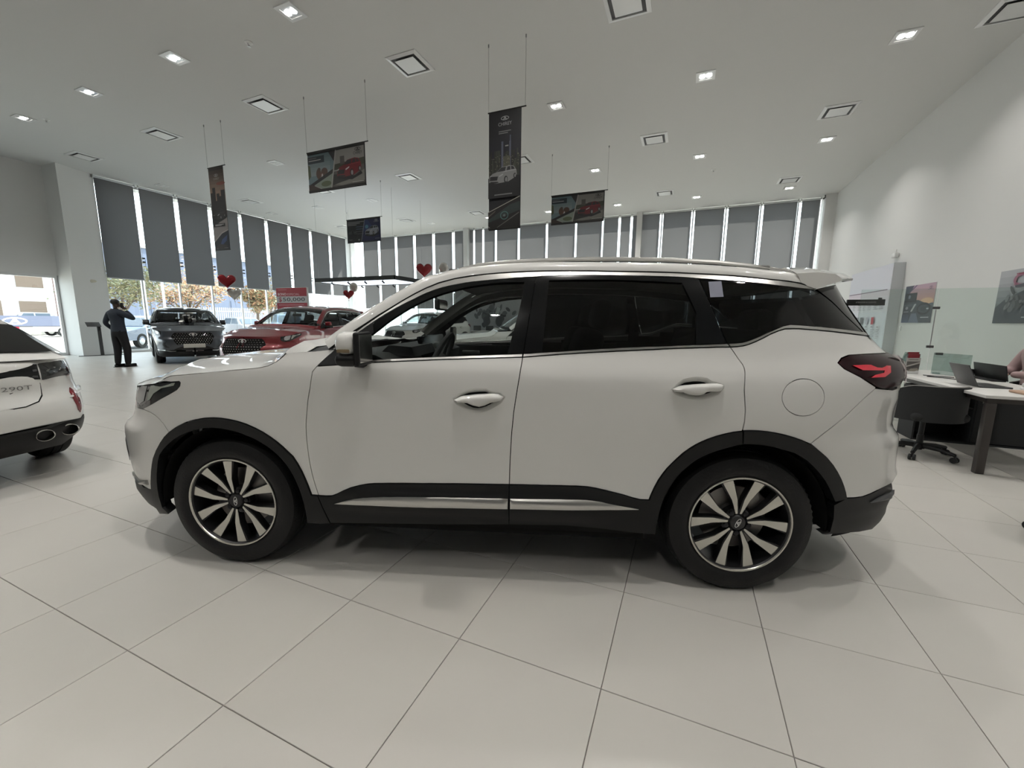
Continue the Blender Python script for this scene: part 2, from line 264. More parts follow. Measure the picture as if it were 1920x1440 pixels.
POLY={
 'fender':[[.51,.442],[.499,.483],[.489,.525],[.483,.559],[.478,.595],[.474,.632],[.472,.673],[.471,.715],[.471,.752],[.472,.784],[.474,.814],[.478,.849],[.484,.884],[.489,.919],[.495,.953],[.503,.987],[.511,1.017],[.516,1.048],[.525,1.097],[.545,1.123],[.566,1.145],[.587,1.167],[.624,1.203],[.598,1.205],[.517,1.196],[.439,1.192],[.384,1.187],[.373,1.185],[.354,1.163],[.328,1.141],[.289,1.121],[.244,1.111],[.2,1.106],[.15,1.101],[.117,1.098],[.082,1.094],[.045,1.091],[.009,1.087],[-.028,1.083],[-.065,1.079],[-.103,1.075],[-.14,1.07],[-.194,1.065],[-.249,1.059],[-.284,1.048],[-.317,1.028],[-.254,1.026],[-.196,1.032],[-.189,1.025],[-.195,1.007],[-.217,.987],[-.269,.962],[-.329,.936],[-.369,.918],[-.414,.898],[-.512,.86],[-.449,.852],[-.401,.84],[-.367,.821],[-.34,.799],[-.303,.753],[-.291,.761],[-.245,.789],[-.196,.811],[-.154,.826],[-.112,.837],[-.066,.845],[-.021,.848],[.02,.847],[.06,.842],[.107,.833],[.154,.819],[.198,.8],[.24,.778],[.277,.754],[.311,.728],[.339,.703],[.363,.678],[.389,.652],[.41,.615],[.43,.572],[.445,.532],[.458,.494],[.473,.443]],
 'front_door':[[.545,1.123],[.525,1.097],[.516,1.048],[.511,1.017],[.503,.987],[.495,.953],[.489,.919],[.484,.884],[.478,.849],[.474,.814],[.472,.784],[.471,.752],[.471,.715],[.472,.673],[.474,.632],[.478,.595],[.483,.559],[.489,.525],[.499,.483],[.51,.442],[.55,.442],[.586,.445],[.617,.458],[.651,.476],[.69,.493],[.732,.505],[.775,.515],[.814,.52],[.856,.522],[.888,.524],[.925,.525],[.963,.527],[1.0,.528],[1.034,.529],[1.072,.53],[1.108,.532],[1.145,.533],[1.184,.534],[1.225,.536],[1.267,.537],[1.311,.538],[1.35,.539],[1.391,.54],[1.432,.541],[1.473,.542],[1.514,.543],[1.515,.586],[1.516,.632],[1.517,.67],[1.519,.711],[1.521,.754],[1.523,.796],[1.526,.836],[1.53,.877],[1.533,.916],[1.538,.952],[1.543,.988],[1.548,1.022],[1.553,1.056],[1.558,1.087],[1.562,1.119],[1.567,1.151],[1.571,1.182],[1.537,1.181],[1.502,1.179],[1.466,1.178],[1.431,1.176],[1.396,1.175],[1.36,1.173],[1.325,1.172],[1.291,1.17],[1.257,1.168],[1.223,1.167],[1.181,1.165],[1.14,1.163],[1.098,1.16],[1.058,1.158],[1.019,1.156],[.981,1.154],[.946,1.152],[.903,1.15],[.864,1.147],[.826,1.145],[.788,1.143],[.668,1.132]],
 'rear_door':[[1.571,1.182],[1.567,1.151],[1.562,1.119],[1.558,1.087],[1.553,1.056],[1.548,1.022],[1.543,.988],[1.538,.952],[1.533,.916],[1.53,.877],[1.526,.836],[1.523,.796],[1.521,.754],[1.519,.711],[1.517,.67],[1.516,.632],[1.515,.586],[1.514,.543],[1.549,.544],[1.584,.545],[1.619,.545],[1.654,.546],[1.688,.546],[1.73,.547],[1.773,.548],[1.813,.548],[1.847,.549],[1.876,.548],[1.904,.547],[1.946,.541],[1.991,.532],[2.022,.525],[2.053,.518],[2.083,.511],[2.125,.499],[2.162,.491],[2.205,.491],[2.215,.524],[2.227,.558],[2.243,.596],[2.264,.633],[2.281,.659],[2.301,.684],[2.321,.708],[2.348,.738],[2.378,.764],[2.402,.782],[2.428,.798],[2.454,.812],[2.493,.829],[2.531,.842],[2.568,.852],[2.605,.858],[2.61,.905],[2.609,.956],[2.605,.987],[2.601,1.022],[2.598,1.054],[2.6,1.095],[2.604,1.129],[2.603,1.15],[2.598,1.165],[2.58,1.193],[2.565,1.218],[2.548,1.244],[2.514,1.243],[2.481,1.242],[2.447,1.24],[2.412,1.239],[2.377,1.237],[2.342,1.236],[2.306,1.234],[2.27,1.232],[2.232,1.23],[2.194,1.227],[2.154,1.225],[2.122,1.223],[2.088,1.221],[2.053,1.219],[2.017,1.217],[1.981,1.214],[1.945,1.212],[1.91,1.21],[1.874,1.207],[1.84,1.205],[1.806,1.202],[1.772,1.2],[1.738,1.197],[1.705,1.194],[1.672,1.191],[1.638,1.188],[1.605,1.185]],
 'quarter':[[3.366,1.295],[3.254,1.302],[3.189,1.307],[3.135,1.312],[3.087,1.316],[3.044,1.32],[3.004,1.323],[2.966,1.326],[2.932,1.328],[2.902,1.33],[2.869,1.332],[2.841,1.332],[2.804,1.331],[2.773,1.322],[2.739,1.308],[2.702,1.289],[2.665,1.271],[2.636,1.259],[2.608,1.25],[2.578,1.246],[2.548,1.244],[2.565,1.218],[2.58,1.193],[2.598,1.165],[2.603,1.15],[2.604,1.129],[2.6,1.095],[2.598,1.054],[2.601,1.022],[2.605,.987],[2.609,.956],[2.61,.905],[2.607,.86],[2.64,.862],[2.676,.862],[2.716,.859],[2.757,.853],[2.8,.844],[2.843,.832],[2.883,.818],[2.922,.801],[2.93,.8],[2.955,.822],[2.983,.847],[3.007,.866],[3.034,.887],[3.062,.909],[3.09,.931],[3.121,.958],[3.153,.986],[3.184,1.011],[3.217,1.034],[3.248,1.056],[3.247,1.063],[3.153,1.112],[3.072,1.15],[3.046,1.176],[3.073,1.198],[3.119,1.211],[3.247,1.214],[3.441,1.21],[3.433,1.22],[3.412,1.255]],
 'fuel':[[2.967,1.022],[2.966,1.007],[2.963,.992],[2.956,.978],[2.947,.966],[2.935,.955],[2.921,.947],[2.906,.94],[2.889,.936],[2.871,.935],[2.854,.936],[2.836,.94],[2.82,.947],[2.805,.955],[2.792,.966],[2.782,.978],[2.774,.992],[2.768,1.006],[2.766,1.021],[2.767,1.036],[2.771,1.051],[2.778,1.064],[2.787,1.077],[2.799,1.087],[2.814,1.096],[2.83,1.102],[2.847,1.106],[2.864,1.107],[2.881,1.106],[2.898,1.102],[2.913,1.096],[2.927,1.088],[2.94,1.077],[2.951,1.065],[2.959,1.052],[2.964,1.037]],
 'pockF':[[1.233,.98],[1.253,.994],[1.273,1.008],[1.294,1.019],[1.316,1.025],[1.339,1.028],[1.359,1.03],[1.38,1.031],[1.399,1.031],[1.42,1.02],[1.444,1.016],[1.467,1.011],[1.492,.993],[1.475,.966],[1.457,.952],[1.436,.939],[1.418,.929],[1.4,.92],[1.381,.914],[1.353,.91],[1.326,.912],[1.3,.922],[1.276,.935],[1.256,.946],[1.241,.958]],
 'pockR':[[2.27,1.047],[2.287,1.063],[2.304,1.08],[2.322,1.093],[2.342,1.1],[2.363,1.104],[2.383,1.106],[2.41,1.106],[2.433,1.102],[2.452,1.09],[2.471,1.085],[2.493,1.079],[2.507,1.072],[2.508,1.057],[2.498,1.045],[2.484,1.03],[2.464,1.017],[2.443,1.009],[2.419,1.003],[2.395,1.001],[2.371,1.002],[2.347,1.005],[2.325,1.011],[2.301,1.018],[2.283,1.028]],
 'gripF':[[1.242,.974],[1.272,.99],[1.292,.994],[1.316,.997],[1.338,1.0],[1.365,1.003],[1.391,1.005],[1.414,1.007],[1.437,1.008],[1.457,1.006],[1.483,.993],[1.467,.972],[1.445,.967],[1.42,.963],[1.392,.949],[1.365,.942],[1.333,.948],[1.307,.959],[1.283,.96],[1.26,.961]],
 'gripR':[[2.276,1.049],[2.303,1.062],[2.318,1.066],[2.338,1.069],[2.361,1.072],[2.384,1.074],[2.405,1.076],[2.423,1.077],[2.45,1.079],[2.473,1.079],[2.492,1.076],[2.505,1.069],[2.493,1.046],[2.473,1.041],[2.447,1.041],[2.427,1.038],[2.414,1.028],[2.396,1.023],[2.374,1.022],[2.343,1.026],[2.324,1.034],[2.302,1.035],[2.282,1.037]],
 'glassF':[[.782,1.259],[.819,1.289],[.843,1.309],[.87,1.332],[.898,1.354],[.928,1.375],[.959,1.396],[.99,1.416],[1.022,1.434],[1.054,1.45],[1.087,1.465],[1.123,1.48],[1.16,1.493],[1.198,1.504],[1.235,1.514],[1.272,1.523],[1.309,1.53],[1.347,1.536],[1.384,1.541],[1.423,1.545],[1.458,1.548],[1.494,1.549],[1.531,1.55],[1.567,1.551],[1.562,1.514],[1.558,1.478],[1.552,1.44],[1.545,1.404],[1.536,1.366],[1.527,1.328],[1.518,1.294],[1.51,1.261],[1.503,1.23],[1.496,1.2],[1.457,1.198],[1.418,1.195],[1.379,1.192],[1.34,1.19],[1.301,1.187],[1.262,1.184],[1.222,1.182],[1.182,1.18],[1.141,1.178],[1.099,1.176],[1.058,1.174],[1.018,1.172],[.98,1.17],[.944,1.168],[.903,1.166],[.865,1.163],[.829,1.161],[.792,1.159]],
 'glassR':[[1.693,1.56],[1.731,1.561],[1.768,1.562],[1.805,1.563],[1.843,1.564],[1.881,1.564],[1.915,1.564],[1.95,1.564],[1.984,1.564],[2.02,1.563],[2.055,1.562],[2.092,1.561],[2.127,1.56],[2.163,1.558],[2.2,1.557],[2.236,1.555],[2.273,1.553],[2.31,1.551],[2.346,1.549],[2.359,1.513],[2.373,1.477],[2.387,1.44],[2.401,1.403],[2.391,1.252],[2.355,1.25],[2.32,1.248],[2.284,1.247],[2.248,1.245],[2.211,1.244],[2.175,1.242],[2.139,1.24],[2.103,1.238],[2.068,1.237],[2.033,1.235],[1.998,1.233],[1.96,1.23],[1.923,1.228],[1.886,1.225],[1.849,1.222],[1.813,1.22],[1.776,1.217],[1.74,1.214],[1.703,1.211],[1.666,1.208]],
 'glassQ':[[2.434,1.569],[2.471,1.566],[2.512,1.564],[2.547,1.561],[2.586,1.559],[2.627,1.556],[2.668,1.552],[2.702,1.548],[2.737,1.544],[2.775,1.54],[2.812,1.536],[2.848,1.532],[2.882,1.529],[2.921,1.526],[2.958,1.524],[2.997,1.522],[3.003,1.523],[3.032,1.504],[3.064,1.484],[3.094,1.464],[3.12,1.443],[3.143,1.422],[3.169,1.4],[3.202,1.374],[3.24,1.347],[3.281,1.319],[3.292,1.317],[3.211,1.323],[3.151,1.328],[3.098,1.333],[3.049,1.337],[3.001,1.341],[2.953,1.344],[2.911,1.347],[2.877,1.349],[2.828,1.351],[2.794,1.344],[2.755,1.328],[2.714,1.31],[2.687,1.297],[2.661,1.286],[2.633,1.275],[2.604,1.266],[2.57,1.262],[2.534,1.26],[2.534,1.262],[2.523,1.293],[2.512,1.324],[2.501,1.355],[2.49,1.386],[2.48,1.417],[2.47,1.447],[2.461,1.477],[2.451,1.507],[2.442,1.538]],
 'tail':[[3.046,1.176],[3.073,1.198],[3.119,1.211],[3.155,1.214],[3.199,1.214],[3.247,1.214],[3.298,1.214],[3.36,1.213],[3.473,1.208],[3.511,1.188],[3.534,1.161],[3.53,1.127],[3.511,1.096],[3.508,1.067],[3.461,1.053],[3.371,1.044],[3.302,1.049],[3.266,1.058],[3.224,1.077],[3.186,1.095],[3.153,1.112],[3.109,1.132],[3.072,1.15]],
 'tailIn':[[3.105,1.161],[3.185,1.163],[3.342,1.154],[3.333,1.125],[3.286,1.106],[3.196,1.106],[3.224,1.118],[3.282,1.125],[3.29,1.135],[3.207,1.138],[3.156,1.139]],
 'headlight':[[-.634,.971],[-.51,.99],[-.44,1.001],[-.376,1.01],[-.318,1.018],[-.254,1.026],[-.196,1.032],[-.189,1.025],[-.195,1.007],[-.217,.987],[-.269,.962],[-.329,.936],[-.369,.918],[-.414,.898],[-.512,.86],[-.574,.856],[-.607,.856],[-.649,.888],[-.646,.939]],
 'frameF':[[.787,1.156],[.811,1.343],[.836,1.362],[.864,1.381],[.892,1.398],[.921,1.416],[.951,1.432],[.981,1.448],[1.009,1.462],[1.039,1.478],[1.07,1.493],[1.108,1.508],[1.15,1.522],[1.185,1.531],[1.221,1.538],[1.258,1.545],[1.295,1.551],[1.331,1.555],[1.367,1.559],[1.403,1.563],[1.44,1.566],[1.476,1.569],[1.513,1.573],[1.551,1.575],[1.626,1.577],[1.62,1.535],[1.615,1.494],[1.609,1.454],[1.604,1.414],[1.598,1.375],[1.593,1.336],[1.588,1.297],[1.582,1.259],[1.577,1.22],[1.571,1.182],[1.571,1.198],[1.536,1.197],[1.501,1.195],[1.466,1.194],[1.43,1.192],[1.395,1.19],[1.36,1.188],[1.325,1.187],[1.29,1.185],[1.256,1.183],[1.222,1.181],[1.181,1.179],[1.139,1.177],[1.097,1.175],[1.057,1.173],[1.018,1.17],[.98,1.168],[.945,1.166],[.902,1.164],[.863,1.161],[.825,1.158]],
 'frameR':[[1.664,1.583],[1.703,1.585],[1.743,1.587],[1.785,1.588],[1.822,1.588],[1.861,1.589],[1.902,1.589],[1.942,1.588],[1.983,1.588],[2.023,1.587],[2.062,1.586],[2.097,1.586],[2.132,1.585],[2.167,1.585],[2.201,1.584],[2.235,1.583],[2.269,1.582],[2.302,1.581],[2.338,1.579],[2.374,1.577],[2.41,1.574],[2.429,1.57],[2.438,1.538],[2.448,1.507],[2.459,1.476],[2.469,1.445],[2.48,1.414],[2.491,1.38],[2.502,1.344],[2.513,1.309],[2.524,1.28],[2.534,1.26],[2.504,1.258],[2.475,1.257],[2.445,1.255],[2.413,1.253],[2.377,1.252],[2.349,1.25],[2.318,1.249],[2.285,1.247],[2.251,1.245],[2.215,1.243],[2.178,1.242],[2.141,1.24],[2.104,1.238],[2.068,1.236],[2.032,1.234],[1.998,1.231],[1.961,1.229],[1.923,1.226],[1.884,1.223],[1.846,1.22],[1.809,1.217],[1.773,1.214],[1.739,1.211],[1.708,1.209],[1.68,1.207],[1.641,1.204],[1.607,1.201],[1.574,1.199],[1.571,1.182],[1.577,1.22],[1.582,1.259],[1.588,1.297],[1.593,1.336],[1.598,1.375],[1.604,1.414],[1.609,1.454],[1.615,1.494],[1.62,1.535],[1.626,1.577]],
 'mtri':[[.545,1.123],[.566,1.145],[.587,1.167],[.624,1.203],[.653,1.227],[.683,1.251],[.709,1.27],[.735,1.289],[.76,1.307],[.786,1.326],[.811,1.343],[.819,1.289],[.782,1.259],[.792,1.159],[.788,1.14],[.668,1.132]],
 'chromeTop':[[.598,1.206],[.628,1.23],[.66,1.255],[.688,1.276],[.719,1.298],[.749,1.319],[.778,1.338],[.806,1.358],[.834,1.377],[.863,1.395],[.892,1.414],[.919,1.432],[.95,1.452],[.98,1.47],[1.008,1.487],[1.035,1.502],[1.062,1.516],[1.091,1.53],[1.128,1.545],[1.168,1.559],[1.21,1.568],[1.255,1.576],[1.29,1.582],[1.325,1.587],[1.362,1.591],[1.399,1.595],[1.436,1.598],[1.474,1.601],[1.512,1.603],[1.55,1.605],[1.591,1.607],[1.626,1.608],[1.663,1.609],[1.703,1.609],[1.743,1.61],[1.785,1.61],[1.823,1.61],[1.862,1.61],[1.903,1.61],[1.944,1.609],[1.985,1.608],[2.025,1.608],[2.064,1.607],[2.099,1.607],[2.134,1.606],[2.168,1.605],[2.202,1.605],[2.236,1.604],[2.27,1.603],[2.305,1.601],[2.342,1.6],[2.381,1.598],[2.42,1.596],[2.458,1.595],[2.496,1.592],[2.534,1.59],[2.57,1.587],[2.606,1.584],[2.642,1.581],[2.678,1.577],[2.712,1.573],[2.745,1.569],[2.777,1.566],[2.814,1.563],[2.851,1.56],[2.886,1.556],[2.918,1.551],[2.961,1.54],[3.003,1.526],[3.001,1.522],[2.961,1.524],[2.923,1.527],[2.882,1.53],[2.848,1.534],[2.812,1.537],[2.775,1.541],[2.738,1.546],[2.702,1.55],[2.669,1.553],[2.629,1.557],[2.591,1.56],[2.553,1.563],[2.512,1.566],[2.479,1.569],[2.445,1.571],[2.41,1.574],[2.374,1.577],[2.338,1.579],[2.302,1.581],[2.269,1.582],[2.235,1.583],[2.201,1.584],[2.167,1.585],[2.132,1.585],[2.097,1.586],[2.062,1.586],[2.023,1.587],[1.983,1.588],[1.942,1.588],[1.902,1.589],[1.861,1.589],[1.822,1.588],[1.785,1.588],[1.743,1.587],[1.703,1.585],[1.664,1.583],[1.627,1.58],[1.592,1.578],[1.551,1.575],[1.513,1.573],[1.476,1.569],[1.44,1.566],[1.403,1.563],[1.367,1.559],[1.331,1.555],[1.295,1.551],[1.258,1.545],[1.221,1.538],[1.185,1.531],[1.15,1.522],[1.108,1.508],[1.07,1.493],[1.039,1.478],[1.009,1.462],[.981,1.448],[.951,1.432],[.921,1.416],[.892,1.398],[.864,1.381],[.836,1.362],[.81,1.344],[.785,1.326],[.76,1.307],[.734,1.288],[.708,1.269],[.683,1.251],[.653,1.227],[.624,1.205]],
 'beltF':[[.787,1.156],[.825,1.158],[.863,1.161],[.902,1.164],[.945,1.166],[.98,1.168],[1.018,1.17],[1.057,1.173],[1.097,1.175],[1.139,1.177],[1.181,1.179],[1.222,1.181],[1.256,1.183],[1.29,1.185],[1.325,1.187],[1.36,1.188],[1.395,1.19],[1.43,1.192],[1.466,1.194],[1.501,1.195],[1.536,1.197],[1.571,1.199],[1.571,1.182],[1.537,1.181],[1.502,1.179],[1.466,1.178],[1.431,1.176],[1.396,1.175],[1.36,1.173],[1.325,1.172],[1.291,1.17],[1.257,1.168],[1.223,1.167],[1.181,1.165],[1.14,1.163],[1.098,1.16],[1.058,1.158],[1.019,1.156],[.981,1.154],[.946,1.152],[.903,1.15],[.864,1.147],[.826,1.145],[.788,1.143]],
 'beltR':[[1.574,1.199],[1.607,1.201],[1.641,1.204],[1.68,1.207],[1.708,1.209],[1.739,1.211],[1.773,1.214],[1.809,1.217],[1.846,1.22],[1.884,1.223],[1.923,1.226],[1.961,1.229],[1.998,1.231],[2.032,1.234],[2.068,1.236],[2.104,1.238],[2.141,1.24],[2.178,1.242],[2.215,1.243],[2.251,1.245],[2.285,1.247],[2.318,1.249],[2.349,1.25],[2.377,1.252],[2.413,1.253],[2.445,1.255],[2.475,1.257],[2.504,1.258],[2.534,1.26],[2.548,1.244],[2.514,1.243],[2.481,1.242],[2.447,1.24],[2.412,1.239],[2.377,1.237],[2.342,1.236],[2.306,1.234],[2.27,1.232],[2.232,1.23],[2.194,1.227],[2.154,1.225],[2.122,1.223],[2.088,1.221],[2.053,1.219],[2.017,1.217],[1.981,1.214],[1.945,1.212],[1.91,1.21],[1.874,1.207],[1.84,1.205],[1.806,1.202],[1.772,1.2],[1.738,1.197],[1.705,1.194],[1.672,1.191],[1.638,1.188],[1.605,1.185],[1.571,1.182]],
 'beltQ':[[2.534,1.26],[2.57,1.262],[2.604,1.266],[2.633,1.275],[2.661,1.286],[2.687,1.297],[2.714,1.31],[2.755,1.328],[2.794,1.344],[2.828,1.351],[2.877,1.349],[2.911,1.347],[2.953,1.344],[3.001,1.341],[3.049,1.337],[3.098,1.333],[3.151,1.328],[3.211,1.323],[3.292,1.317],[3.366,1.295],[3.254,1.302],[3.189,1.307],[3.135,1.312],[3.087,1.316],[3.044,1.32],[3.004,1.323],[2.966,1.326],[2.932,1.328],[2.902,1.33],[2.869,1.332],[2.841,1.332],[2.804,1.331],[2.773,1.322],[2.739,1.308],[2.702,1.289],[2.665,1.271],[2.636,1.259],[2.608,1.25],[2.578,1.246],[2.548,1.244]],
 'bladeD':[[3.007,1.526],[3.036,1.506],[3.066,1.486],[3.095,1.466],[3.12,1.445],[3.144,1.423],[3.169,1.401],[3.205,1.373],[3.245,1.345],[3.29,1.315],[3.348,1.3],[3.364,1.302],[3.333,1.341],[3.316,1.369],[3.299,1.402],[3.278,1.434],[3.258,1.473],[3.234,1.509],[3.215,1.537],[3.203,1.564],[3.067,1.54]],
 'stripF':[[.6,.405],[.649,.422],[.68,.432],[.714,.441],[.757,.449],[.81,.455],[.839,.457],[.871,.459],[.907,.46],[.946,.462],[.986,.463],[1.026,.464],[1.067,.465],[1.108,.466],[1.146,.467],[1.182,.468],[1.219,.468],[1.255,.469],[1.292,.47],[1.328,.47],[1.365,.471],[1.401,.471],[1.438,.472],[1.474,.473],[1.51,.473],[1.509,.423],[1.47,.422],[1.429,.421],[1.388,.42],[1.346,.419],[1.304,.418],[1.262,.417],[1.221,.416],[1.181,.415],[1.142,.414],[1.104,.413],[1.068,.413],[1.034,.412],[.991,.412],[.952,.411],[.915,.411],[.88,.411],[.844,.411],[.808,.411],[.766,.41],[.725,.408],[.683,.407],[.642,.405]],
 'stripR':[[1.519,.474],[1.56,.474],[1.602,.475],[1.644,.476],[1.685,.477],[1.724,.478],[1.762,.479],[1.796,.479],[1.833,.48],[1.866,.481],[1.898,.481],[1.928,.479],[1.971,.475],[2.015,.467],[2.048,.462],[2.084,.456],[2.121,.45],[2.157,.444],[2.157,.44],[2.122,.439],[2.085,.438],[2.048,.437],[2.011,.437],[1.975,.436],[1.938,.435],[1.902,.434],[1.866,.433],[1.831,.432],[1.797,.431],[1.756,.43],[1.716,.429],[1.676,.428],[1.637,.427],[1.599,.426],[1.56,.425],[1.52,.424]],
 'refl':[[3.322,.47],[3.392,.49],[3.459,.493],[3.59,.463],[3.551,.455],[3.484,.45]],
 'archclF':[[-.411,.264],[-.441,.303],[-.439,.372],[-.44,.419],[-.434,.468],[-.425,.507],[-.413,.546],[-.399,.586],[-.379,.624],[-.343,.66],[-.303,.692],[-.264,.719],[-.224,.742],[-.174,.764],[-.121,.781],[-.07,.791],[-.02,.794],[.029,.791],[.076,.783],[.108,.775],[.139,.764],[.169,.752],[.201,.738],[.231,.721],[.26,.702],[.285,.682],[.308,.66],[.33,.636],[.351,.608],[.369,.577],[.385,.545],[.398,.513],[.409,.48],[.418,.448],[.427,.402],[.433,.357],[.434,.318],[.431,.278],[.497,.278],[.56,.285],[.546,.333],[.531,.378],[.521,.411],[.51,.442],[.473,.443],[.458,.494],[.445,.532],[.43,.572],[.41,.615],[.389,.652],[.363,.678],[.339,.703],[.311,.728],[.277,.754],[.24,.778],[.198,.8],[.154,.819],[.107,.833],[.06,.842],[.02,.847],[-.021,.848],[-.066,.845],[-.112,.837],[-.154,.826],[-.196,.811],[-.245,.789],[-.291,.761],[-.329,.731],[-.364,.696],[-.405,.648],[-.44,.598],[-.457,.561],[-.471,.525],[-.485,.483],[-.498,.441],[-.508,.386],[-.516,.34],[-.55,.223]],
 'sillclF':[[.51,.442],[.521,.411],[.531,.378],[.546,.333],[.56,.285],[.793,.294],[1.024,.303],[1.279,.314],[1.515,.326],[1.515,.375],[1.515,.423],[1.514,.463],[1.514,.502],[1.514,.543],[1.473,.542],[1.432,.541],[1.391,.54],[1.35,.539],[1.311,.538],[1.267,.537],[1.225,.536],[1.184,.534],[1.145,.533],[1.108,.532],[1.072,.53],[1.034,.529],[1.0,.528],[.963,.527],[.925,.525],[.888,.524],[.856,.522],[.814,.52],[.775,.515],[.732,.505],[.69,.493],[.651,.476],[.617,.458],[.586,.445],[.55,.442]],
 'sillclR':[[1.514,.543],[1.514,.502],[1.514,.463],[1.515,.423],[1.515,.375],[1.515,.326],[1.801,.335],[1.988,.326],[2.157,.31],[2.249,.307],[2.251,.351],[2.254,.391],[2.259,.428],[2.268,.473],[2.279,.514],[2.293,.55],[2.31,.584],[2.326,.612],[2.345,.639],[2.366,.664],[2.39,.687],[2.415,.708],[2.442,.726],[2.474,.743],[2.508,.758],[2.541,.77],[2.578,.784],[2.615,.793],[2.605,.858],[2.568,.852],[2.531,.842],[2.493,.829],[2.454,.812],[2.428,.798],[2.402,.782],[2.378,.764],[2.348,.738],[2.321,.708],[2.301,.684],[2.281,.659],[2.264,.633],[2.243,.596],[2.227,.558],[2.215,.524],[2.205,.491],[2.162,.491],[2.125,.499],[2.083,.511],[2.053,.518],[2.022,.525],[1.991,.532],[1.946,.541],[1.904,.547],[1.876,.548],[1.847,.549],[1.813,.548],[1.773,.548],[1.73,.547],[1.688,.546],[1.654,.546],[1.619,.545],[1.584,.545],[1.549,.544]],
 'archclR':[[2.607,.86],[2.64,.862],[2.676,.862],[2.716,.859],[2.757,.853],[2.8,.844],[2.843,.832],[2.883,.818],[2.922,.801],[2.955,.782],[2.986,.76],[3.023,.73],[3.058,.695],[3.088,.658],[3.115,.619],[3.134,.583],[3.15,.549],[3.166,.512],[3.097,.501],[3.073,.54],[3.051,.577],[3.025,.615],[2.991,.653],[2.954,.689],[2.918,.719],[2.88,.743],[2.851,.756],[2.82,.766],[2.79,.774],[2.749,.785],[2.707,.792],[2.676,.795],[2.645,.796],[2.614,.793]],
 'rclad':[[3.166,.512],[3.216,.51],[3.269,.509],[3.322,.518],[3.374,.531],[3.43,.539],[3.505,.54],[3.563,.483],[3.579,.449],[3.518,.438],[3.519,.402],[3.558,.351],[3.474,.334],[3.377,.319],[3.3,.307],[3.084,.323],[3.063,.329],[3.105,.338],[3.11,.411],[3.101,.482]],
 'hlRefl':[[-.59,.942],[-.553,.975],[-.455,.991],[-.473,.948],[-.495,.905],[-.554,.883],[-.592,.892]],
 'hlGuide':[[-.421,.995],[-.223,1.024],[-.235,1.008],[-.326,.989],[-.394,.955],[-.432,.918],[-.459,.909],[-.45,.945]]}
